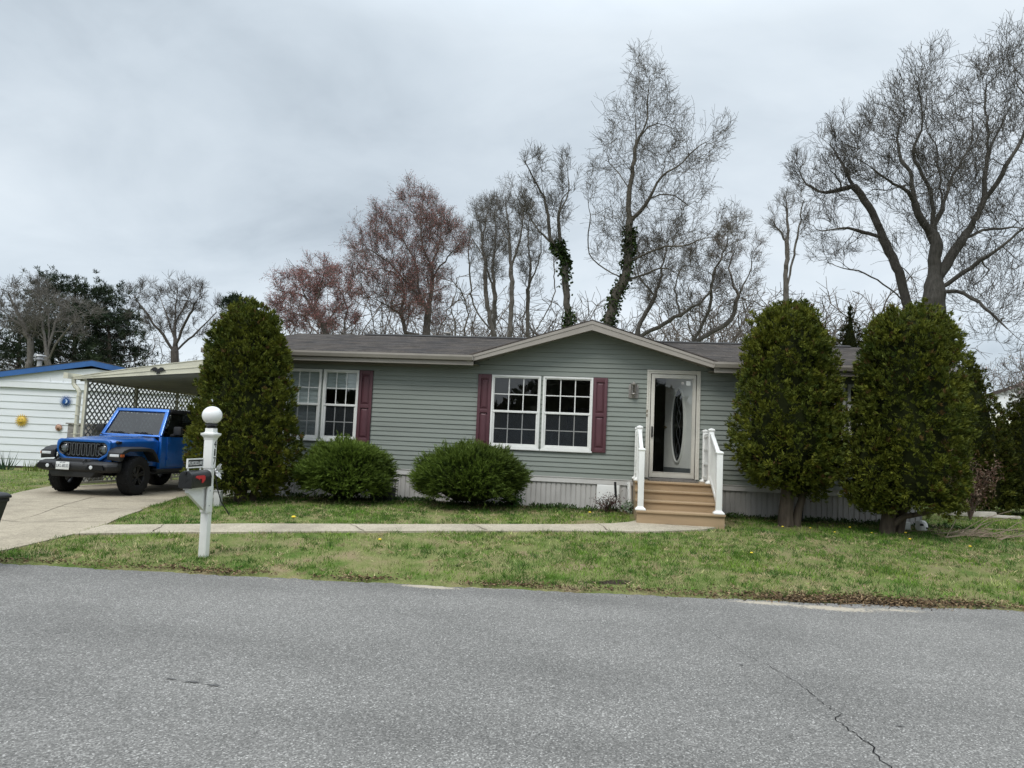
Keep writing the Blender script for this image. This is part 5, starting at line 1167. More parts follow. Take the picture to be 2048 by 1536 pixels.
# right one with the bare fluted trunk
x1 = at(1572,1000,12.65)[0]; b_ = (x1,12.65,bz(x1,12.65))
arbor('arborvitae', 'broad twin topped arborvitae on a bare trunk right of the steps', b_, [(.0,0,.62,3.65,pr((0,.50),(.08,.80),(.2,.97),(.35,.95),(.5,.87),(.75,.75),(.89,.62),(.96,.43),(1,.1))),(.26,.0,.45,3.70,pr((0,.30),(.1,.50),(.3,.56),(.5,.52),(.75,.42),(.92,.26),(1,.06))),(-.22,0,2.4,3.62,pr((0,.5),(.5,.40),(.85,.24),(1,.06)))], 12,
      stems=[([(0,0,-.15),(.0,0,.15),(.02,0,.5),(.1,0,1.1)],[.14,.12,.105,.10]),([(.14,.02,-.15),(.20,.02,.25),(.30,.02,.6),(.42,0,1.2)],[.08,.065,.055,.05])])
x2 = at(1785,1030,12.4)[0]; b_ = (x2,12.4,bz(x2,12.4))
arbor('arborvitae', 'widest arborvitae with two rounded tops near the house corner', b_, [(.25,0,.36,3.58,pr((0,.70),(.06,.86),(.3,.90),(.6,.87),(.8,.80),(.9,.69),(.96,.50),(1,.1))),(.45,.02,2.1,3.68,pr((0,.4),(.6,.42),(.85,.28),(1,.06))),(-.02,.02,2.1,3.60,pr((0,.4),(.6,.42),(.85,.26),(1,.06))),(-.34,-.1,.35,1.75,pr((0,.3),(.3,.50),(.7,.42),(1,.1)))], 13,
      stems=[([(-.1,0,-.15),(-.05,0,.3),(.1,0,.9)],[.125,.105,.09]),([(-.1,.0,.05),(.12,-.1,.28),(.45,-.15,.36),(.8,-.1,.5)],[.06,.045,.035,.03]),([(.1,.1,-.1),(.2,.1,.4),(.3,0,.9)],[.09,.07,.06])])
x3 = at(1948,985,17.2)[0]; b_ = (x3,17.2,bz(x3,17.2))
arbor('arborvitae', 'dark narrow arborvitae with a pointed top behind the widest one', b_, [(-.05,0,.1,at(1938,712,17.2)[2]-b_[2],pr((0,.9),(.15,1.0),(.4,.82),(.65,.58),(.85,.3),(1,.03)))], 14, dens=300, tone=.62)
x4 = at(2062,1000,17.6)[0]; b_ = (x4,17.6,bz(x4,17.6))
arbor('arborvitae', 'dark bulging arborvitae hedge at the right edge of the photo', b_, [(0,0,.05,at(2055,752,17.6)[2]-b_[2],pr((0,1.1),(.2,1.22),(.4,1.0),(.6,.72),(.8,.42),(1,.05)))], 15, dens=280, tone=.62)
xb1 = at(686,1000,12.75)[0]; yew('yew_bush', 'round spiky yew bush under the left window with shades', (xb1,12.75,bz(xb1,12.75)), (.71,.62,.50,.47), 21)
xb2 = at(938,1010,12.75)[0]; yew('yew_bush', 'round spiky yew bush under the left shutter of the middle window', (xb2,12.75,bz(xb2,12.75)), (.86,.64,.49,.47), 22)
# ================================================================== BARE TREES BEHIND
def z3(*p): return [(960+u/2.363, 50+v/2.363) for u,v in p]
def z4(*p): return [(1500+u/2.259, 20+v/2.259) for u,v in p]
def z1_(*p): return [(500+u/4.096, 340+v/4.096) for u,v in p]
tree('bare_tree', 'tallest bare tree with ivy clad trunk rising behind the gable', 27,
     [(z3((600,1440),(640,1290),(690,1180),(705,1050),(705,900),(705,790),(735,580),(735,430),(728,330),(740,250)),.3),
      (z3((738,560),(785,460),(795,330),(800,200),(790,80)),.5),
      (z3((722,930),(800,820),(860,710),(960,650),(1020,580),(1110,530),(1185,490)),-1.5),
      (z3((866,705),(875,645)),.0),
      (z3((722,1120),(800,1075),(880,1045),(960,1045),(1060,1010),(1150,1000),(1210,960)),-2.0),
      (z3((700,1230),(780,1175),(850,1150),(940,1180),(990,1260)),1.5),
      (z3((790,830),(850,805),(920,810),(980,850),(1040,890)),1.2),
      (z3((700,790),(660,700),(600,640),(500,620)),1.0),
      (z3((640,1190),(560,1130),(515,1080),(510,980),(520,900),(500,800)),-1.2),
      (z3((735,440),(690,440),(640,430),(580,420),(520,360)),-.8),
      (z3((745,520),(820,460),(880,470),(960,510)),1.0),(z3((735,700),(680,640),(620,560),(590,560)),-1)],
     z3((790,55),(850,90),(880,180),(940,300),(1010,380),(960,540),(1090,440),(1190,470),(1180,640),(1060,800),(1010,780),(960,880),(1180,890),(1250,980),(1150,1100),(1000,1200),(850,1300),(720,1300),(520,1120),(480,900),(480,620),(600,540),(500,420),(600,330),(640,180),(710,100)),
     2600, 31, step=.26, bark=(.115,.102,.082), twig=.9, droop=.22, rmax=.19, boughs=170, dens1=.6, depth=.30, ivy=(z3((560,1450),(590,1100),(660,950),(760,950),(760,1200),(680,1450)),2000), thr=.05)
tree('bare_tree', 'bare tree with ivy wrapped forked trunk left of the gable peak', 25.5,
     [(z3((420,1440),(405,1250),(395,1100),(340,1030),(320,900),(300,780),(290,680),(283,580)),.3),
      (z3((398,1110),(372,950),(385,830),(450,750),(530,710)),-1),
      (z3((345,1040),(280,970),(230,900),(180,780)),1),(z3((305,800),(250,720),(215,640)),-.6),(z3((375,900),(420,800),(410,650),(415,560)),.8),
      (z3((415,1420),(330,1400),(250,1370)),-.8),(z3((430,1400),(520,1390),(500,1310),(470,1250)),-.4)],
     z3((285,545),(330,600),(415,540),(440,650),(545,690),(450,800),(440,950),(380,1050),(230,1000),(150,900),(190,720),(210,620)),
     900, 32, step=.24, bark=(.105,.095,.078), twig=.9, rmax=.12, ivy=(z3((330,1000),(420,1000),(460,1220),(550,1250),(560,1440),(380,1440)),1500), thr=.045)
tree('red_maple', 'larger red budding maple behind the left half of the roof', 30,
     [(z1_((1440,1400),(1460,1150),(1490,950),(1480,800),(1420,640),(1400,480),(1400,330),(1390,180)),.3),
      (z1_((1460,1150),(1390,1040),(1370,850),(1330,700),(1240,560),(1160,450)),1),
      (z1_((1488,900),(1560,780),(1650,680),(1760,560)),-1.2),(z1_((1395,1050),(1270,900),(1130,760),(960,640)),-1.5),
      (z1_((1480,780),(1540,620),(1560,450),(1540,300)),1.2),(z1_((1440,1330),(1560,1300),(1640,1180),(1700,1020)),1.5),
      (z1_((1440,1350),(1280,1330),(1230,1180),(1130,1120),(1000,1040),(850,1040)),-1),(z1_((1235,1190),(1270,980),(1200,860),(1050,800)),.8)],
     z1_((1400,110),(1560,170),(1700,330),(1830,480),(1760,650),(1640,760),(1620,1000),(1560,1250),(1300,1300),(1100,1250),(950,1080),(800,950),(705,700),(740,600),(900,500),(1050,320),(1200,230),(1300,150)),
     2500, 33, step=.26, bark=(.15,.13,.115), twig=1.1, buds=[(.40,.165,.15),(.34,.15,.135),(.45,.23,.20),(.28,.14,.12)], budn=40000, boughs=300, dens1=.85, rmax=.19, depth=.36, up=.12)
tree('red_maple', 'smaller red budding maple beside the tall arborvitae', 27.5,
     [(z1_((640,1400),(600,1280),(530,1150),(450,1040),(400,900),(360,800)),.3),(z1_((530,1150),(560,1000),(600,860),(640,740)),-.8),(z1_((600,1280),(700,1150),(780,1060)),1),
      (z1_((560,1200),(420,1180),(300,1180)),.8),(z1_((450,1040),(330,1000),(260,1000)),-1)],
     z1_((360,780),(450,820),(560,780),(640,690),(720,760),(900,980),(860,1300),(640,1330),(400,1320),(220,1280),(180,1080),(240,960),(300,850)),
     1500, 34, step=.24, bark=(.15,.13,.115), twig=1.1, buds=[(.42,.19,.18),(.35,.16,.155),(.46,.24,.22)], budn=22000, boughs=230, dens1=.85, rmax=.12, depth=.4, up=.1)
for k,(lab,Y,lm,ev,na,sd,rm) in enumerate([
   ('slender grey bare tree just right of the larger red maple', 34, [(z1_((2020,1420),(1960,1200),(1930,1000),(1930,750),(1900,600),(1930,420),(1960,200)),.4),(z1_((1890,1370),(1830,1100),(1810,900),(1790,700),(1800,500)),-1),(z1_((1930,760),(1860,620),(1780,500)),1)], z1_((1940,170),(2080,200),(2150,600),(2050,900),(1900,1000),(1760,800),(1700,520),(1780,350)), 800, 41, .12),
   ('thin bare tree between the slender tree and the ivy fork', 33, [(z3((140,1480),(150,1280),(140,1050),(130,900),(110,800),(90,740)),.4),(z3((145,1150),(190,1000),(200,880),(160,780)),-1),(z3((140,1020),(80,930),(40,860)),1)], z3((90,740),(180,700),(260,820),(250,1050),(180,1150),(60,1100),(-20,950),(0,830)), 800, 42, .11),
   ('pale thin bare tree close behind the larger red maple', 36, [(z3((60,1490),(70,1300),(60,1150),(75,1000),(70,880),(85,800)),.4),(z3((68,1250),(20,1100),(0,960),(-20,860)),-1),(z3((65,1100),(110,980),(130,880)),1)], z3((80,780),(150,850),(160,1000),(120,1200),(20,1200),(-50,1000),(-40,850)), 500, 46, .11),
   ('pale thin bare tree just left of the ivy fork', 35, [(z3((230,1490),(225,1300),(240,1150),(225,1000),(235,880),(225,800)),.4),(z3((230,1250),(280,1100),(290,960)),-1),(z3((232,1150),(180,1020),(170,900)),1),(z3((330,1480),(340,1300),(350,1150),(345,1020)),.5)], z3((225,790),(310,880),(380,1050),(360,1250),(240,1300),(160,1150),(150,900)), 600, 47, .11),
   ('bare tree with leaning stems right of the tallest tree', 30, [(z3((740,1500),(760,1400),(830,1280),(870,1100),(900,980)),.4),(z3((830,1490),(950,1370),(1080,1270),(1110,1150),(1190,1060)),-1),(z3((830,1280),(760,1200),(730,1100)),1),(z3((950,1370),(920,1250),(960,1120)),.8)], z3((700,950),(900,930),(1060,960),(1200,1050),(1150,1280),(1000,1400),(800,1400),(690,1200)), 1500, 43, .14),
   ('spreading bare tree with pale buds above the right roof', 31, [(z3((980,1520),(1100,1450),(1190,1390),(1220,1280),(1280,1150),(1300,1000)),.4),(z3((990,1490),(1080,1350),(1100,1200),(1160,1050),(1180,930)),-1.2),(z3((1220,1280),(1180,1150),(1240,1000)),.8)], z3((1190,880),(1300,930),(1360,1050),(1320,1250),(1280,1400),(1100,1450),(1000,1300),(1040,1100),(1100,960)), 1400, 44, .13),
   ('narrow bare tree standing between the gable trees and the arborvitaes', 33, [(z4((160,1340),(165,1150),(170,1020),(165,900),(165,800)),.3),(z4((165,1250),(205,1080),(230,930),(240,850)),-.8),(z4((168,1050),(110,960),(80,890)),.8)], z4((165,780),(250,830),(270,950),(220,1100),(120,1100),(70,980),(80,870)), 700, 45, .12)]):
    tree('bare_tree', lab, Y, lm, ev, na, sd, step=.25, bark=(.15,.135,.118), twig=1.0, rmax=rm, depth=.4, buds=[(.20,.16,.10),(.22,.13,.11)] if sd in (43,44) else None, budn=3500 if sd in (43,44) else 0)
tree('oak_tree', 'massive spreading bare oak rising behind the widest arborvitae', 21.5,
     [(z4((830,1330),(835,1200),(838,1060),(828,980),(868,900),(850,700),(838,600),(800,540),(795,420),(825,220)),.3),
      (z4((826,1000),(780,950),(735,840),(650,780),(560,720),(450,640),(360,560)),-1.5),(z4((735,840),(708,740),(668,670),(665,560),(692,430),(690,220)),1),
      (z4((830,960),(822,820),(765,710),(738,640),(780,500),(760,350)),-1),
      (z4((850,1240),(925,1090),(1000,980),(1050,870),(1070,700),(1080,540),(1065,400),(1085,110)),.8),(z4((1000,980),(1075,850),(1150,730),(1240,560),(1300,420)),-1.2),
      (z4((868,880),(920,750),(1000,600),(1010,480),(990,350)),1.2),(z4((850,1270),(1000,1160),(1110,1090),(1240,990),(1330,930)),-1.5),(z4((960,1060),(1060,990),(1240,975),(1330,900)),1.5),
      (z4((840,1290),(930,1270),(1000,1300),(1090,1370),(1160,1440),(1240,1510)),-1),(z4((1070,720),(1130,560),(1200,400),(1230,250)),1),
      (z4((820,1300),(765,1300),(735,1215),(700,1170),(620,1130),(540,1150)),.6)],
     z4((1080,60),(1240,40),(1400,200),(1400,1100),(1300,1300),(1290,1640),(1040,1500),(900,1340),(880,1200),(800,1150),(640,1080),(600,900),(420,760),(340,600),(450,400),(560,250),(690,170),(860,170),(980,110)),
     4200, 51, step=.22, bark=(.10,.092,.08), twig=1.1, r0=.0058, rmax=.29, boughs=260, dens1=.55, depth=.33, di=2.2, thr=.05, rmul=1.0)
tree('bare_tree', 'leaning bare tree arching left from behind the arborvitaes', 23,
     [(z4((715,1340),(660,1160),(600,1030),(540,890),(470,800),(420,700),(360,610),(300,560)),.4),(z4((580,1020),(480,990),(400,985),(300,1000),(220,950)),-1),(z4((470,800),(380,810),(280,800),(190,690)),1),
      (z4((690,1330),(600,1240),(520,1190),(420,1160),(320,1130),(240,1050)),-1.2),(z4((420,700),(440,560),(400,470)),.8)],
     z4((400,440),(470,560),(480,700),(430,850),(520,1000),(560,1150),(420,1180),(240,1130),(200,980),(260,860),(180,720),(170,620),(280,500)),
     1900, 52, step=.22, bark=(.11,.10,.088), twig=1.1, r0=.0058, rmax=.14, depth=.4)
# left background
L2 = lambda *p: [(u/3.531, 520+v/3.531) for u,v in p]
tree('bare_tree', 'round headed bare tree above the carport roof', 42,
     [(L2((1235,740),(1240,650),(1230,540),(1240,400),(1250,250),(1260,120)),.4),(L2((1240,660),(1150,530),(1060,420),(980,300),(930,220)),-1),(L2((1240,650),(1330,560),(1430,470),(1530,370)),1),(L2((1235,560),(1180,400),(1120,250),(1080,150)),1.5),(L2((1240,600),(1320,420),(1400,260),(1440,150)),-1.5),(L2((1250,420),(1320,280),(1350,130)),.6),(L2((1225,640),(1120,570),(1020,560)),1)],
     L2((1260,80),(1400,110),(1500,200),(1540,300),(1500,430),(1400,520),(1250,560),(1080,520),(960,430),(900,280),(1000,160),(1120,110)), 1900, 61, step=.36, bark=(.12,.105,.095), twig=1.2, r0=.009, rmax=.24, depth=.4, tw_len=.42, base_z=.3)
for lab,lm,ev,na,sd in [
   ('many stemmed grey bare tree behind the vent stack', [(L2((340,740),(330,620),(300,480),(280,330),(260,200),(250,110)),.4),(L2((350,720),(400,600),(480,480),(600,380),(700,330)),-1),(L2((335,680),(370,500),(420,380),(520,300)),1),(L2((300,560),(220,420),(170,300)),.8),(L2((340,700),(350,500),(340,330),(330,160)),1.4)], L2((250,90),(360,100),(420,230),(560,300),(720,320),(600,430),(450,560),(300,560),(200,480),(130,330),(160,150)), 1300, 62),
   ('grey bare tree at the far left edge behind the blue gable', [(L2((200,740),(210,600),(160,450),(100,330),(60,230)),.4),(L2((210,620),(250,450),(230,330),(200,200)),-1),(L2((170,480),(60,400),(-40,300)),1)], L2((20,110),(120,130),(180,210),(260,350),(220,560),(100,600),(-60,520),(-80,250)), 1200, 63)]:
    tree('bare_tree', lab, 36, lm, ev, na, sd, step=.34, bark=(.17,.155,.14), twig=1.2, r0=.0085, rmax=.16, depth=.4, tw_len=.4, base_z=.3)
pine('pine_tree', 'largest dark pine behind the bare trees at left', 46, 150, 568, 210, 71, 2000, low=.30)
pine('pine_tree', 'medium dark pine leaning right of the largest pine', 45, 215, 622, 150, 72, 1100, low=.25, lean=-10)
pine('pine_tree', 'low dark pine over the far left rooftop', 47, 40, 640, 150, 73, 1000, low=.2)
pine('pine_tree', 'pine top peeping over the tall arborvitae', 40, 482, 588, 80, 74, 800, low=.35)
xs_ = at(1700,700,26)[0]; arbor('spruce_tree', 'dark conical spruce in the gap between the two right arborvitaes', (xs_,26,.45), [(0,0,.3,at(1700,615,26)[2]-.45,pr((0,.9),(.3,1.0),(.6,.75),(.85,.35),(1,.04)))], 16, dens=200, tone=.34)
# far wood: one mass of thin bare trees beyond the houses
def far_wood():
    rg = np.random.default_rng(81); Vs=[];Qs=[];Ts=[]; off=0; protos=[]
    for s in range(4):
        A = np.stack([np.clip(rg.normal(0,1.2,420),-2.3,2.3), np.clip(rg.normal(0,1.2,420),-2.3,2.3), 1.8+rg.random(420)*6],1); P = [np.array([0,0,z]) for z in np.arange(0,3.2,.35)]; par=[max(0,i-1) for i in range(len(P))]
        pos,pa = grow(P,par,A,.32,3.0,.45,40,rg,.1); n=len(pos); sidx = rg.integers(8,n,int(n*1.1)); d=unit(unit(pos[sidx]-pos[pa[sidx]])+rg.normal(0,.6,(len(sidx),3))+[0,0,.3]); pos=np.concatenate([pos,pos[sidx]+d*.5]); pa=np.concatenate([pa,sidx]); N=len(pos)
        acc=np.zeros(N); rad=np.zeros(N)
        for i in range(N-1,-1,-1):
            v=acc[i]+(.009**2.8 if acc[i]==0 else 0); rad[i]=v**(1/2.8)
            if i: acc[pa[i]]+=v
        protos.append(tubes(pos,pa,rad,np.arange(1,N),3,np.ones((N,3)),rg))
    for k in range(300):
        V,Q,T = protos[k%4]; Y = rg.uniform(44,62); px = rg.uniform(-150,2250) if k < 190 else (rg.uniform(-1100,-150) if k%2 else rg.uniform(2250,3200)); p = at(px,800,Y); 
        h = .95 if px < 560 or px > 1900 else 1.45
        if 380 < px < 560: h = .75
        s = h*rg.uniform(.6,1.05); a = rg.random()*6.28; c_,s_ = math.cos(a),math.sin(a); Rm = np.array([[c_,-s_,0],[s_,c_,0],[0,0,1]])
        Vs.append((V*np.array([1.1,1.1,1])*s)@Rm.T+np.array([p[0],Y,.3])); Qs.append(Q+off); off += len(V); Ts.append(T*np.array([.15,.13,.115])*rg.uniform(.8,1.25))
    o = link('far_wood', npmesh('far_wood', np.concatenate(Vs), np.concatenate(Qs), tint=np.concatenate(Ts)), M_bark); tag(o, 'grey mass of bare woodland beyond the houses', 'woodland', kind='stuff')
far_wood()
def street_trees():
    rg = np.random.default_rng(82); P=[];D=[]
    core = MB()
    for k in range(46):
        cx = -46+92*k/45+rg.normal(0,1); cy = rg.uniform(-27,-20); H = rg.uniform(3.2,6.8); W_ = rg.uniform(2.2,3.6); n = 1100
        u = rg.random(n); a = rg.random(n)*6.28; r_ = W_*np.sin(np.pi*np.clip(u*.9+.1,0,1))**.6*np.sqrt(rg.random(n)); P.append(np.stack([cx+r_*np.cos(a), cy+r_*np.sin(a), .2+u*H],1))
        core.loft([[(cx+W_*.8*math.sin(math.pi*min(1,.9*t_+.1))**.6*math.cos(j*math.pi/5), cy+W_*.8*math.sin(math.pi*min(1,.9*t_+.1))**.6*math.sin(j*math.pi/5), .1+t_*H*.93) for j in range(10)] for t_ in np.linspace(0,.97,8)])
    P = np.concatenate(P); n = len(P); o = link('street_trees', leafmesh('street_trees', P, rg.normal(size=(n,3)), .45+.5*rg.random(n), .38, np.clip(pick(rg,n,[(.05,.06,.035),(.08,.07,.05),(.03,.045,.025)],[2,1,2]),0,1), rg), M_leaf)
    core.build('inner_twigs', M_core, o)
    tag(o, 'dark trees across the street behind the photographer, mirrored in the windows', 'woodland', kind='stuff')
street_trees()
# magnolia bough reaching in at the right edge
tree('magnolia', 'blossoming magnolia reaching in at the right edge', 15.5, [([(2130,900),(2125,800),(2115,740),(2060,738),(2010,750),(1985,742)],.3),([(2118,770),(2075,700),(2045,690),(2040,735)],-.3),([(2120,820),(2080,800),(2035,795)],.3),([(2115,745),(2100,660),(2110,600)],.2)],
     [(1975,735),(2030,690),(2110,600),(2190,700),(2180,860),(2090,860),(2020,810)], 160, 91, step=.12, bark=(.16,.14,.12), twig=.35, r0=.004, rmax=.05, depth=.3, tw_len=.12, buds=[(.55,.45,.42),(.5,.36,.36),(.45,.42,.3)], budn=420, cat='tree')
# brown leaved shrub
def shrub(name, label, base, rad, seed, n, cols, ll=.07, stem=.6):
    rg = np.random.default_rng(seed); t = thing(name, label, 'shrub', base); mb = MB(); pts = []
    for k in range(14):
        a = rg.random()*6.28; e = rg.uniform(.35,1.0); d = Vector((math.cos(a)*rad[0]*e, math.sin(a)*rad[0]*e, rad[1]*rg.uniform(.6,1))); mb.tube([(0,0,0),d*.5+Vector((0,0,.1*rad[1])),d],[.012,.008,.004],4,False); pts.append(d)
    mb.build('stems', plain('thin_stems', (.12,.085,.065), .9, 0, .3, 10), t)
    D = np.array([pts[i] for i in rg.integers(0,14,n)]); P = D*(.45+.6*rg.random((n,1)))+rg.normal(0,.13*rad[0]+.02,(n,3)); P[:,2] = np.maximum(P[:,2],.03)
    link('leaves', leafmesh('leaves', P, rg.normal(size=(n,3))+[0,0,.3], ll*(.6+.7*rg.random(n)), ll*.42, np.clip(pick(rg,n,cols,[1]*len(cols)),0,1), rg), M_bud, t); return t
p = at(1940,1000,15.2); shrub('brown_shrub', 'reddish brown leafy shrub beside the widest arborvitae', (p[0],15.2,bz(p[0],15.2)), (.5,1.15), 92, 1500, [(.11,.06,.04),(.16,.10,.07),(.07,.04,.03),(.24,.18,.13)])
p = at(1212,1020,13.3); shrub('heather_plant', 'low purplish brown plant against the white access panel', (p[0],13.3,bz(p[0],13.3)), (.25,.26), 93, 650, [(.09,.045,.045),(.13,.07,.06),(.06,.05,.03)], .035)
p = at(1022,1000,13.2); shrub('weed_plant', 'bright green leafy weed at the foot of the middle yew bush', (p[0],13.2,bz(p[0],13.2)), (.22,.2), 94, 420, [(.07,.15,.03),(.05,.12,.025)], .06)
p = at(1262,1020,13.25); shrub('variegated_plant', 'small white edged plant beside the corrugated downspout', (p[0],13.25,bz(p[0],13.25)), (.15,.17), 95, 190, [(.5,.55,.48),(.10,.18,.08),(.35,.42,.32)], .06)
# daffodil and iris leaves by the neighbour's wall
def spears(name, label, x, y, n, h, seed, col, rad=.22):
    rg = np.random.default_rng(seed); b = (x,y,bz(x,y)); a = rg.random(n)*6.28; r_ = rad*np.sqrt(rg.random(n)); P = np.stack([r_*np.cos(a),r_*np.sin(a),np.zeros(n)],1)
    D = np.stack([np.cos(a)*.35,np.sin(a)*.35,np.ones(n)],1)+rg.normal(0,.15,(n,3)); o = link(name, bladesmesh(name, P, D, h*(.6+.5*rg.random(n)), .035, np.clip(pick(rg,n,[col,tuple(c*.7 for c in col)],[1,1]),0,1), rg), M_grass, None, b); tag(o, label, 'plant'); return o
for k,(px,py,n,h,lab) in enumerate([(12,940,26,.55,'tall blue green iris clump at the left edge by the white wall'),(62,945,14,.34,'small yellow green daffodil leaves under the white siding'),(78,945,14,.36,'yellow green daffodil leaves nearest the black bumper')]):
    q = at(px,py,20.6); spears('iris_clump' if k == 0 else 'daffodil_clump', lab, q[0], 20.6, n, h*1.1, 100+k, (.05,.10,.05) if k == 0 else (.12,.17,.03))
# odds and ends in the beds
p = at(1232,1000,13.45); o = MB().tube([(0,0,0),(0,0,.3),(-.01,0,.34)], .009, 8).tube([(-.005,0,.25),(-.025,0,.52)], .022, 8).build('garden_stake', m_trim, None, org=(p[0],13.45,bz(p[0],13.45)))
o.location = (p[0],13.45,bz(p[0],13.45)); o.data.transform(Matrix.Translation((p[0],13.45,bz(p[0],13.45)))); tag(o, 'short black stake with a thick grip beside the downspout', 'stake')
p = at(1603,1028,13.35); q_ = at(1612,972,13.6); zb_ = bz(p[0],13.35)
o = MB().tube([(p[0],13.35,zb_),(q_[0],13.6,q_[2]+.25)], .018, 8).build('leaning_pole', m_trim, None, org=(p[0],13.35,zb_)); tag(o, 'dark pole leaning on the skirting behind the bare trunk', 'pole')
p = at(768,1000,13.35); cg = thing('wire_crate', 'dark wire mesh crate tucked beside the left yew bush', 'crate', (p[0],13.35,bz(p[0],13.35)))
wm_ = MB(); X0,X1,Y0,Y1,ZH = -.24,.20,-.18,.18,.34
for k in range(8):
    z = .02+ZH*k/7.0-.0; wm_.tube([(X0,Y0,z),(X1,Y0,z),(X1,Y1,z),(X0,Y1,z),(X0,Y0,z)],.004,4,False)
for k in range(9):
    x = X0+(X1-X0)*k/8; wm_.tube([(x,Y0,.0),(x,Y0,ZH+.02)],.004,4,False); wm_.tube([(x,Y1,.0),(x,Y1,ZH+.02)],.004,4,False)
wm_.build('wire_sides', m_trim, cg); MB().box(X0-.01,X1+.01,Y0-.01,Y1+.01,ZH+.025,ZH+.045).build('top', m_trim, cg); MB().box(X0+.03,X1-.03,Y0+.03,Y1-.03,.01,.24).build('contents', plain('dark_contents', (.03,.03,.035), .9), cg)
m_stone = plain('pale_stone', (.42,.39,.34), .9, 0, .25, 6, .2, .3)
for k,(px,py,w_,lab) in enumerate([(1806,1043,.20,'white painted block under the widest arborvitae'),(1843,1044,.17,'white and black rounded garden ornament under the widest arborvitae')]):
    q = at(px,py,13.0); b = (q[0],13.0,bz(q[0],13.0)); t_ = thing('garden_ornament', lab, 'ornament', b)
    if k == 0: MB().loft([[(-.1,-.06,0),(.1,-.06,0),(.1,.06,0),(-.1,.06,0)],[(-.1,-.06,.13),(.1,-.06,.13),(.1,.06,.13),(-.1,.06,.13)]]).build('body', M['white'], t_, bev=.02)
    else:
        MB().lathe([(.0,0),(.08,.0),(.095,.06),(.085,.12),(.05,.16),(0,.17)], (0,0,0), 16).build('body', M['white'], t_, smooth=True); MB().cbox((-.03,-.085,.10),(.05,.03,.035)).cbox((.05,-.075,.05),(.03,.03,.03)).build('markings', M['black'], t_, bev=.008)
for k,(px,py,sx,lab) in enumerate([(1955,1003,.34,'pale edging stone lying before the dark hedge gap'),(1918,1003,.3,'pale edging stone half hidden by the brown shrub'),(1995,1008,.42,'long flat edging stone under the right hedge')]):
    q = at(px,py,16.3); b = (q[0],16.3,bz(q[0],16.3)); o = MB().loft([[(-sx,-.12,0),(sx,-.1,0),(sx*.95,.12,0),(-sx*.96,.1,0)],[(-sx*.95,-.1,.10-.02*k),(sx*.93,-.09,.12-.03*k),(sx*.9,.1,.11-.03*k),(-sx*.9,.09,.09-.02*k)]]).build('edging_stone', m_stone, None, bev=.02); o.location = b; tag(o, lab, 'stone', 'edging stones along the right bed')
q = at(1975,1068,12.6); br_ = thing('brush_pile', 'pile of cut dry branches lying on the right lawn', 'brush', (q[0],12.6,bz(q[0],12.6))); rg = np.random.default_rng(77); sb = MB()
for k in range(34):
    a = rg.uniform(-.5,.9) if k%3 else rg.uniform(0,6.28); L_ = rg.uniform(.25,1.0); e = rg.uniform(.0,.65) if k%3 == 0 else rg.uniform(0,.15); p0 = Vector((rg.normal(-.3,.35),rg.normal(0,.22),.02)); d = Vector((math.cos(a)*math.cos(e),math.sin(a)*math.cos(e)*.6,math.sin(e)))*L_
    sb.tube([p0,p0+d*.5+Vector((0,0,.04)),p0+d+Vector(rg.normal(0,.05,3))*1.0],[.008,.006,.003],4,False)
sb.build('branches', plain('dry_branch', (.27,.21,.15), .9, 0, .3, 10), br_)
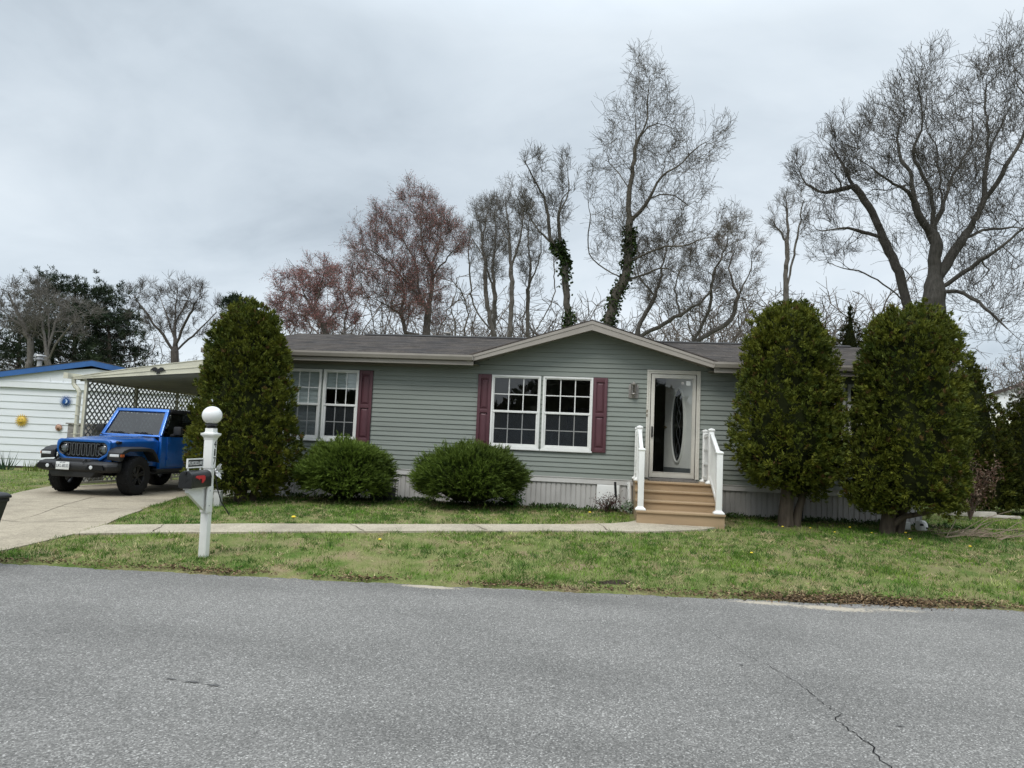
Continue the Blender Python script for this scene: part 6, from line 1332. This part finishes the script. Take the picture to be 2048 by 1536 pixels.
# ================================================================== GRASS, LITTER, DANDELIONS
def grass():
    rg = np.random.default_rng(5); N = 900000
    x = rg.uniform(-23,13,N); y = rg.uniform(7.0,24,N)
    # density falls off with distance as the blades get smaller in the picture
    d = np.hypot(x,y); k = rg.random(N) < np.clip((9.5/d)**2.0,0,1); x = x[k]; y = y[k]
    edge = yroad(x); k = y > edge+.03+.05*vnoise(x,y,4,3)+.06*(vnoise(x,y,1.3,9)); x = x[k]; y = y[k]
    for P_,mg in ((DRIVE,0),(WALK,0)):
        k = ~inpoly(x,y,P_); x = x[k]; y = y[k]
    k = ~((x > HX0) & (x < HX1) & (y > F-.06)) & ~((x > .45) & (x < 1.95) & (y > 11.85)) & ~((y > 13.2)&(x > HX0-.2)&(x < HX1)&(rg.random(len(x)) < .8)); x = x[k]; y = y[k]
    # bare and thatchy spots
    dens = .62*vnoise(x,y,1.6,1)+.38*vnoise(x,y,5.5,2); near_edge = np.clip(1-(y-yroad(x))/.5,0,1)
    bare = np.clip(dens*1.55-.32-.55*near_edge*vnoise(x,y,3.2,8),.10,1); bare *= 1-gauss(x,y,DIRT)*.95
    bare *= np.where((y > 11.2)&(x > 2), 1.25, 1)
    k = rg.random(len(x)) < bare; x = x[k]; y = y[k]; dens = dens[k]; n = len(x)
    z = terrain(x,y)-.006; P = np.stack([x,y,z],1)
    g1 = vnoise(x,y,.9,11); g2 = vnoise(x,y,3.4,12); g3 = .45*vnoise(x,y,9,13)+.55*vnoise(x,y,24,14)
    straw = np.clip(.98-1.5*dens+.45*(g2-.5)+.7*(vnoise(x,y,15,16)-.5)+rg.normal(0,.16,n)-np.where((y > 11.5)&(x > 2.2),.25,0)-np.where((y > 10.8)&(x < .5),.08,0),0,1)[:,None]
    green = np.array([.080,.195,.022])*(1-g1[:,None])+np.array([.19,.285,.030])*g1[:,None]
    lush = np.clip((vnoise(x,y,2.3,15)-.62)*4,0,1)[:,None]; green = green*(1-lush)+np.array([.055,.15,.022])*lush
    T = green*(1-straw)+np.array([.52,.44,.26])*straw; T = T*(.25+1.5*g3[:,None])*(1+rg.normal(0,.28,(n,1)))
    L = (.034+.036*rg.random(n))*(.65+.7*g2)+.02*lush[:,0]; D = np.stack([rg.normal(0,.55,n),rg.normal(0,.55,n),np.ones(n)*(1-.55*straw[:,0])],1)
    w_ = .0055+.0028*np.hypot(x,y)/10
    o = link('grass', bladesmesh('grass', P, D, L, w_, np.clip(T,.004,1), rg), M_grass); tag(o, 'short patchy spring grass with straw coloured thatch', 'grass', kind='stuff')
    # taller tufts standing out of the turf, each with its own shade
    m = 15000; cx = rg.uniform(-12,10,m); cy = rg.uniform(7.3,15,m); k = (cy > yroad(cx)+.06)&(vnoise(cx,cy,2.1,41) > .34)&~inpoly(cx,cy,DRIVE)&~inpoly(cx,cy,WALK)&~((cx > .42)&(cx < 1.98)&(cy > 11.8))&~((cx > HX0)&(cx < HX1)&(cy > F-.1)); cx = cx[k]; cy = cy[k]; m = len(cx); K = 16
    ty_ = rg.random(m); col = np.where((ty_ < .30)[:,None], np.array([.43,.35,.20]), np.where((ty_ < .62)[:,None], np.array([.048,.118,.016]), np.array([.10,.195,.024])))*(.7+.6*rg.random((m,1)))
    sp = .022+.03*rg.random(m); x = np.repeat(cx,K)+rg.normal(0,1,m*K)*np.repeat(sp,K); y = np.repeat(cy,K)+rg.normal(0,1,m*K)*np.repeat(sp,K); n = m*K
    P = np.stack([x,y,terrain(x,y)-.004],1); D = np.stack([rg.normal(0,.6,n),rg.normal(0,.6,n),np.where(np.repeat(ty_,K) < .30,.35,1.0)],1); hh = np.repeat(.035+.05*rg.random(m)**2,K)*(.6+.7*rg.random(n))
    o = link('grass_tufts', bladesmesh('grass_tufts', P, D, hh, .0075, np.clip(np.repeat(col,K,0)*(1+rg.normal(0,.18,(n,1))),.004,1), rg), M_grass); tag(o, 'taller green and straw coloured tufts in the lawn', 'grass', kind='stuff')
    # dry litter along the road edge and in the beds
    m = 6500; x = rg.uniform(-7,7,m); x = x[rg.random(m) < np.clip(vnoise(x,x*0,1.3,31)*1.8-.5,.06,1)]; m = len(x); y = yroad(x)+np.abs(rg.normal(0,.09,m)); xb = rg.uniform(-7.5,6,5200); yb = 13.55-np.abs(rg.normal(0,.35,5200)); xd = rg.normal(2.7,.75,2600); yd = yroad(xd)+rg.normal(.08,.10,2600)
    x = np.concatenate([x,xb,xd]); y = np.concatenate([y,yb,yd]); k = ~inpoly(x,y,DRIVE)&~inpoly(x,y,WALK)&~((x > .45)&(x < 1.95)&(y > 11.8)); x = x[k]; y = y[k]; n = len(x)
    P = np.stack([x,y,np.maximum(terrain(x,y),.006)+.006+.012*rg.random(n)],1); D = np.stack([rg.normal(0,1,n),rg.normal(0,1,n),rg.normal(0,.25,n)],1)
    T = pick(rg,n,[(.20,.135,.075),(.12,.08,.05),(.30,.22,.13),(.06,.045,.03)],[3,3,2,2]); o = link('leaf_litter', leafmesh('leaf_litter', P, D, .018+.035*rg.random(n), .014, np.clip(T,0,1), rg), M_litter); tag(o, 'dry leaf litter along the road edge and house beds', 'litter', kind='stuff')
    # low weeds along the house
    xc = rg.uniform(-6.8,6,120); xc = xc[~((xc > .35)&(xc < 2.1))]; yc = 13.5-np.abs(rg.normal(0,.22,len(xc))); m = 26; x = np.repeat(xc,m)+rg.normal(0,.08,len(xc)*m); y = np.repeat(yc,m)+rg.normal(0,.06,len(xc)*m); n = len(x)
    P = np.stack([x,y,terrain(x,y)+.05*rg.random(n)],1); T = pick(rg,n,[(.045,.085,.02),(.07,.12,.03),(.035,.06,.018)],[2,1,2]); D = np.stack([rg.normal(0,.7,n),rg.normal(0,.7,n),np.ones(n)*.8],1)
    o = link('weeds', leafmesh('weeds', P, D, .04+.06*rg.random(n), .025, np.clip(T,0,1), rg), M_grass); tag(o, 'low green weeds growing along the house skirting', 'weeds', kind='stuff')
grass()
proto = None; m_dan = plain('dandelion_yellow', (.75,.55,.03), .7, 0, .1, 30)
for k,(x,y,s) in enumerate([(-4.34,10.15,1.6),(-.21,12.48,1.2),(2.79,12.13,.9),(3.22,12.19,.8),(3.89,12.45,1),(4.42,12.56,.9),(4.54,12.49,.8),(4.63,12.2,1),(4.46,11.6,1),(5.15,11.31,1),(-2.78,9.21,1.1),(3.5,11.9,.8),(4.1,12.1,.7),(1.9,9.9,1)]):
    if proto is None:
        proto = thing('dandelion', 'yellow dandelion flower in the lawn', 'flower', (0,0,0), 0, 'dandelions dotted over the lawn')
        MB().lathe([(0,.05),(.014,.052),(.019,.058),(.014,.066),(0,.07)], (0,0,0), 10).build('bloom', m_dan, proto, smooth=True); MB().tube([(0,0,-.02),(.003,0,.02),(0,0,.052)], .0022, 5).build('stem', plain('flower_stem', (.10,.16,.05), .6), proto)
        o = proto
    else: o = copy_tree(proto)
    o.location = (x,y,gz(x,y)); o.scale = (s*1.1,s*1.1,s*1.0)
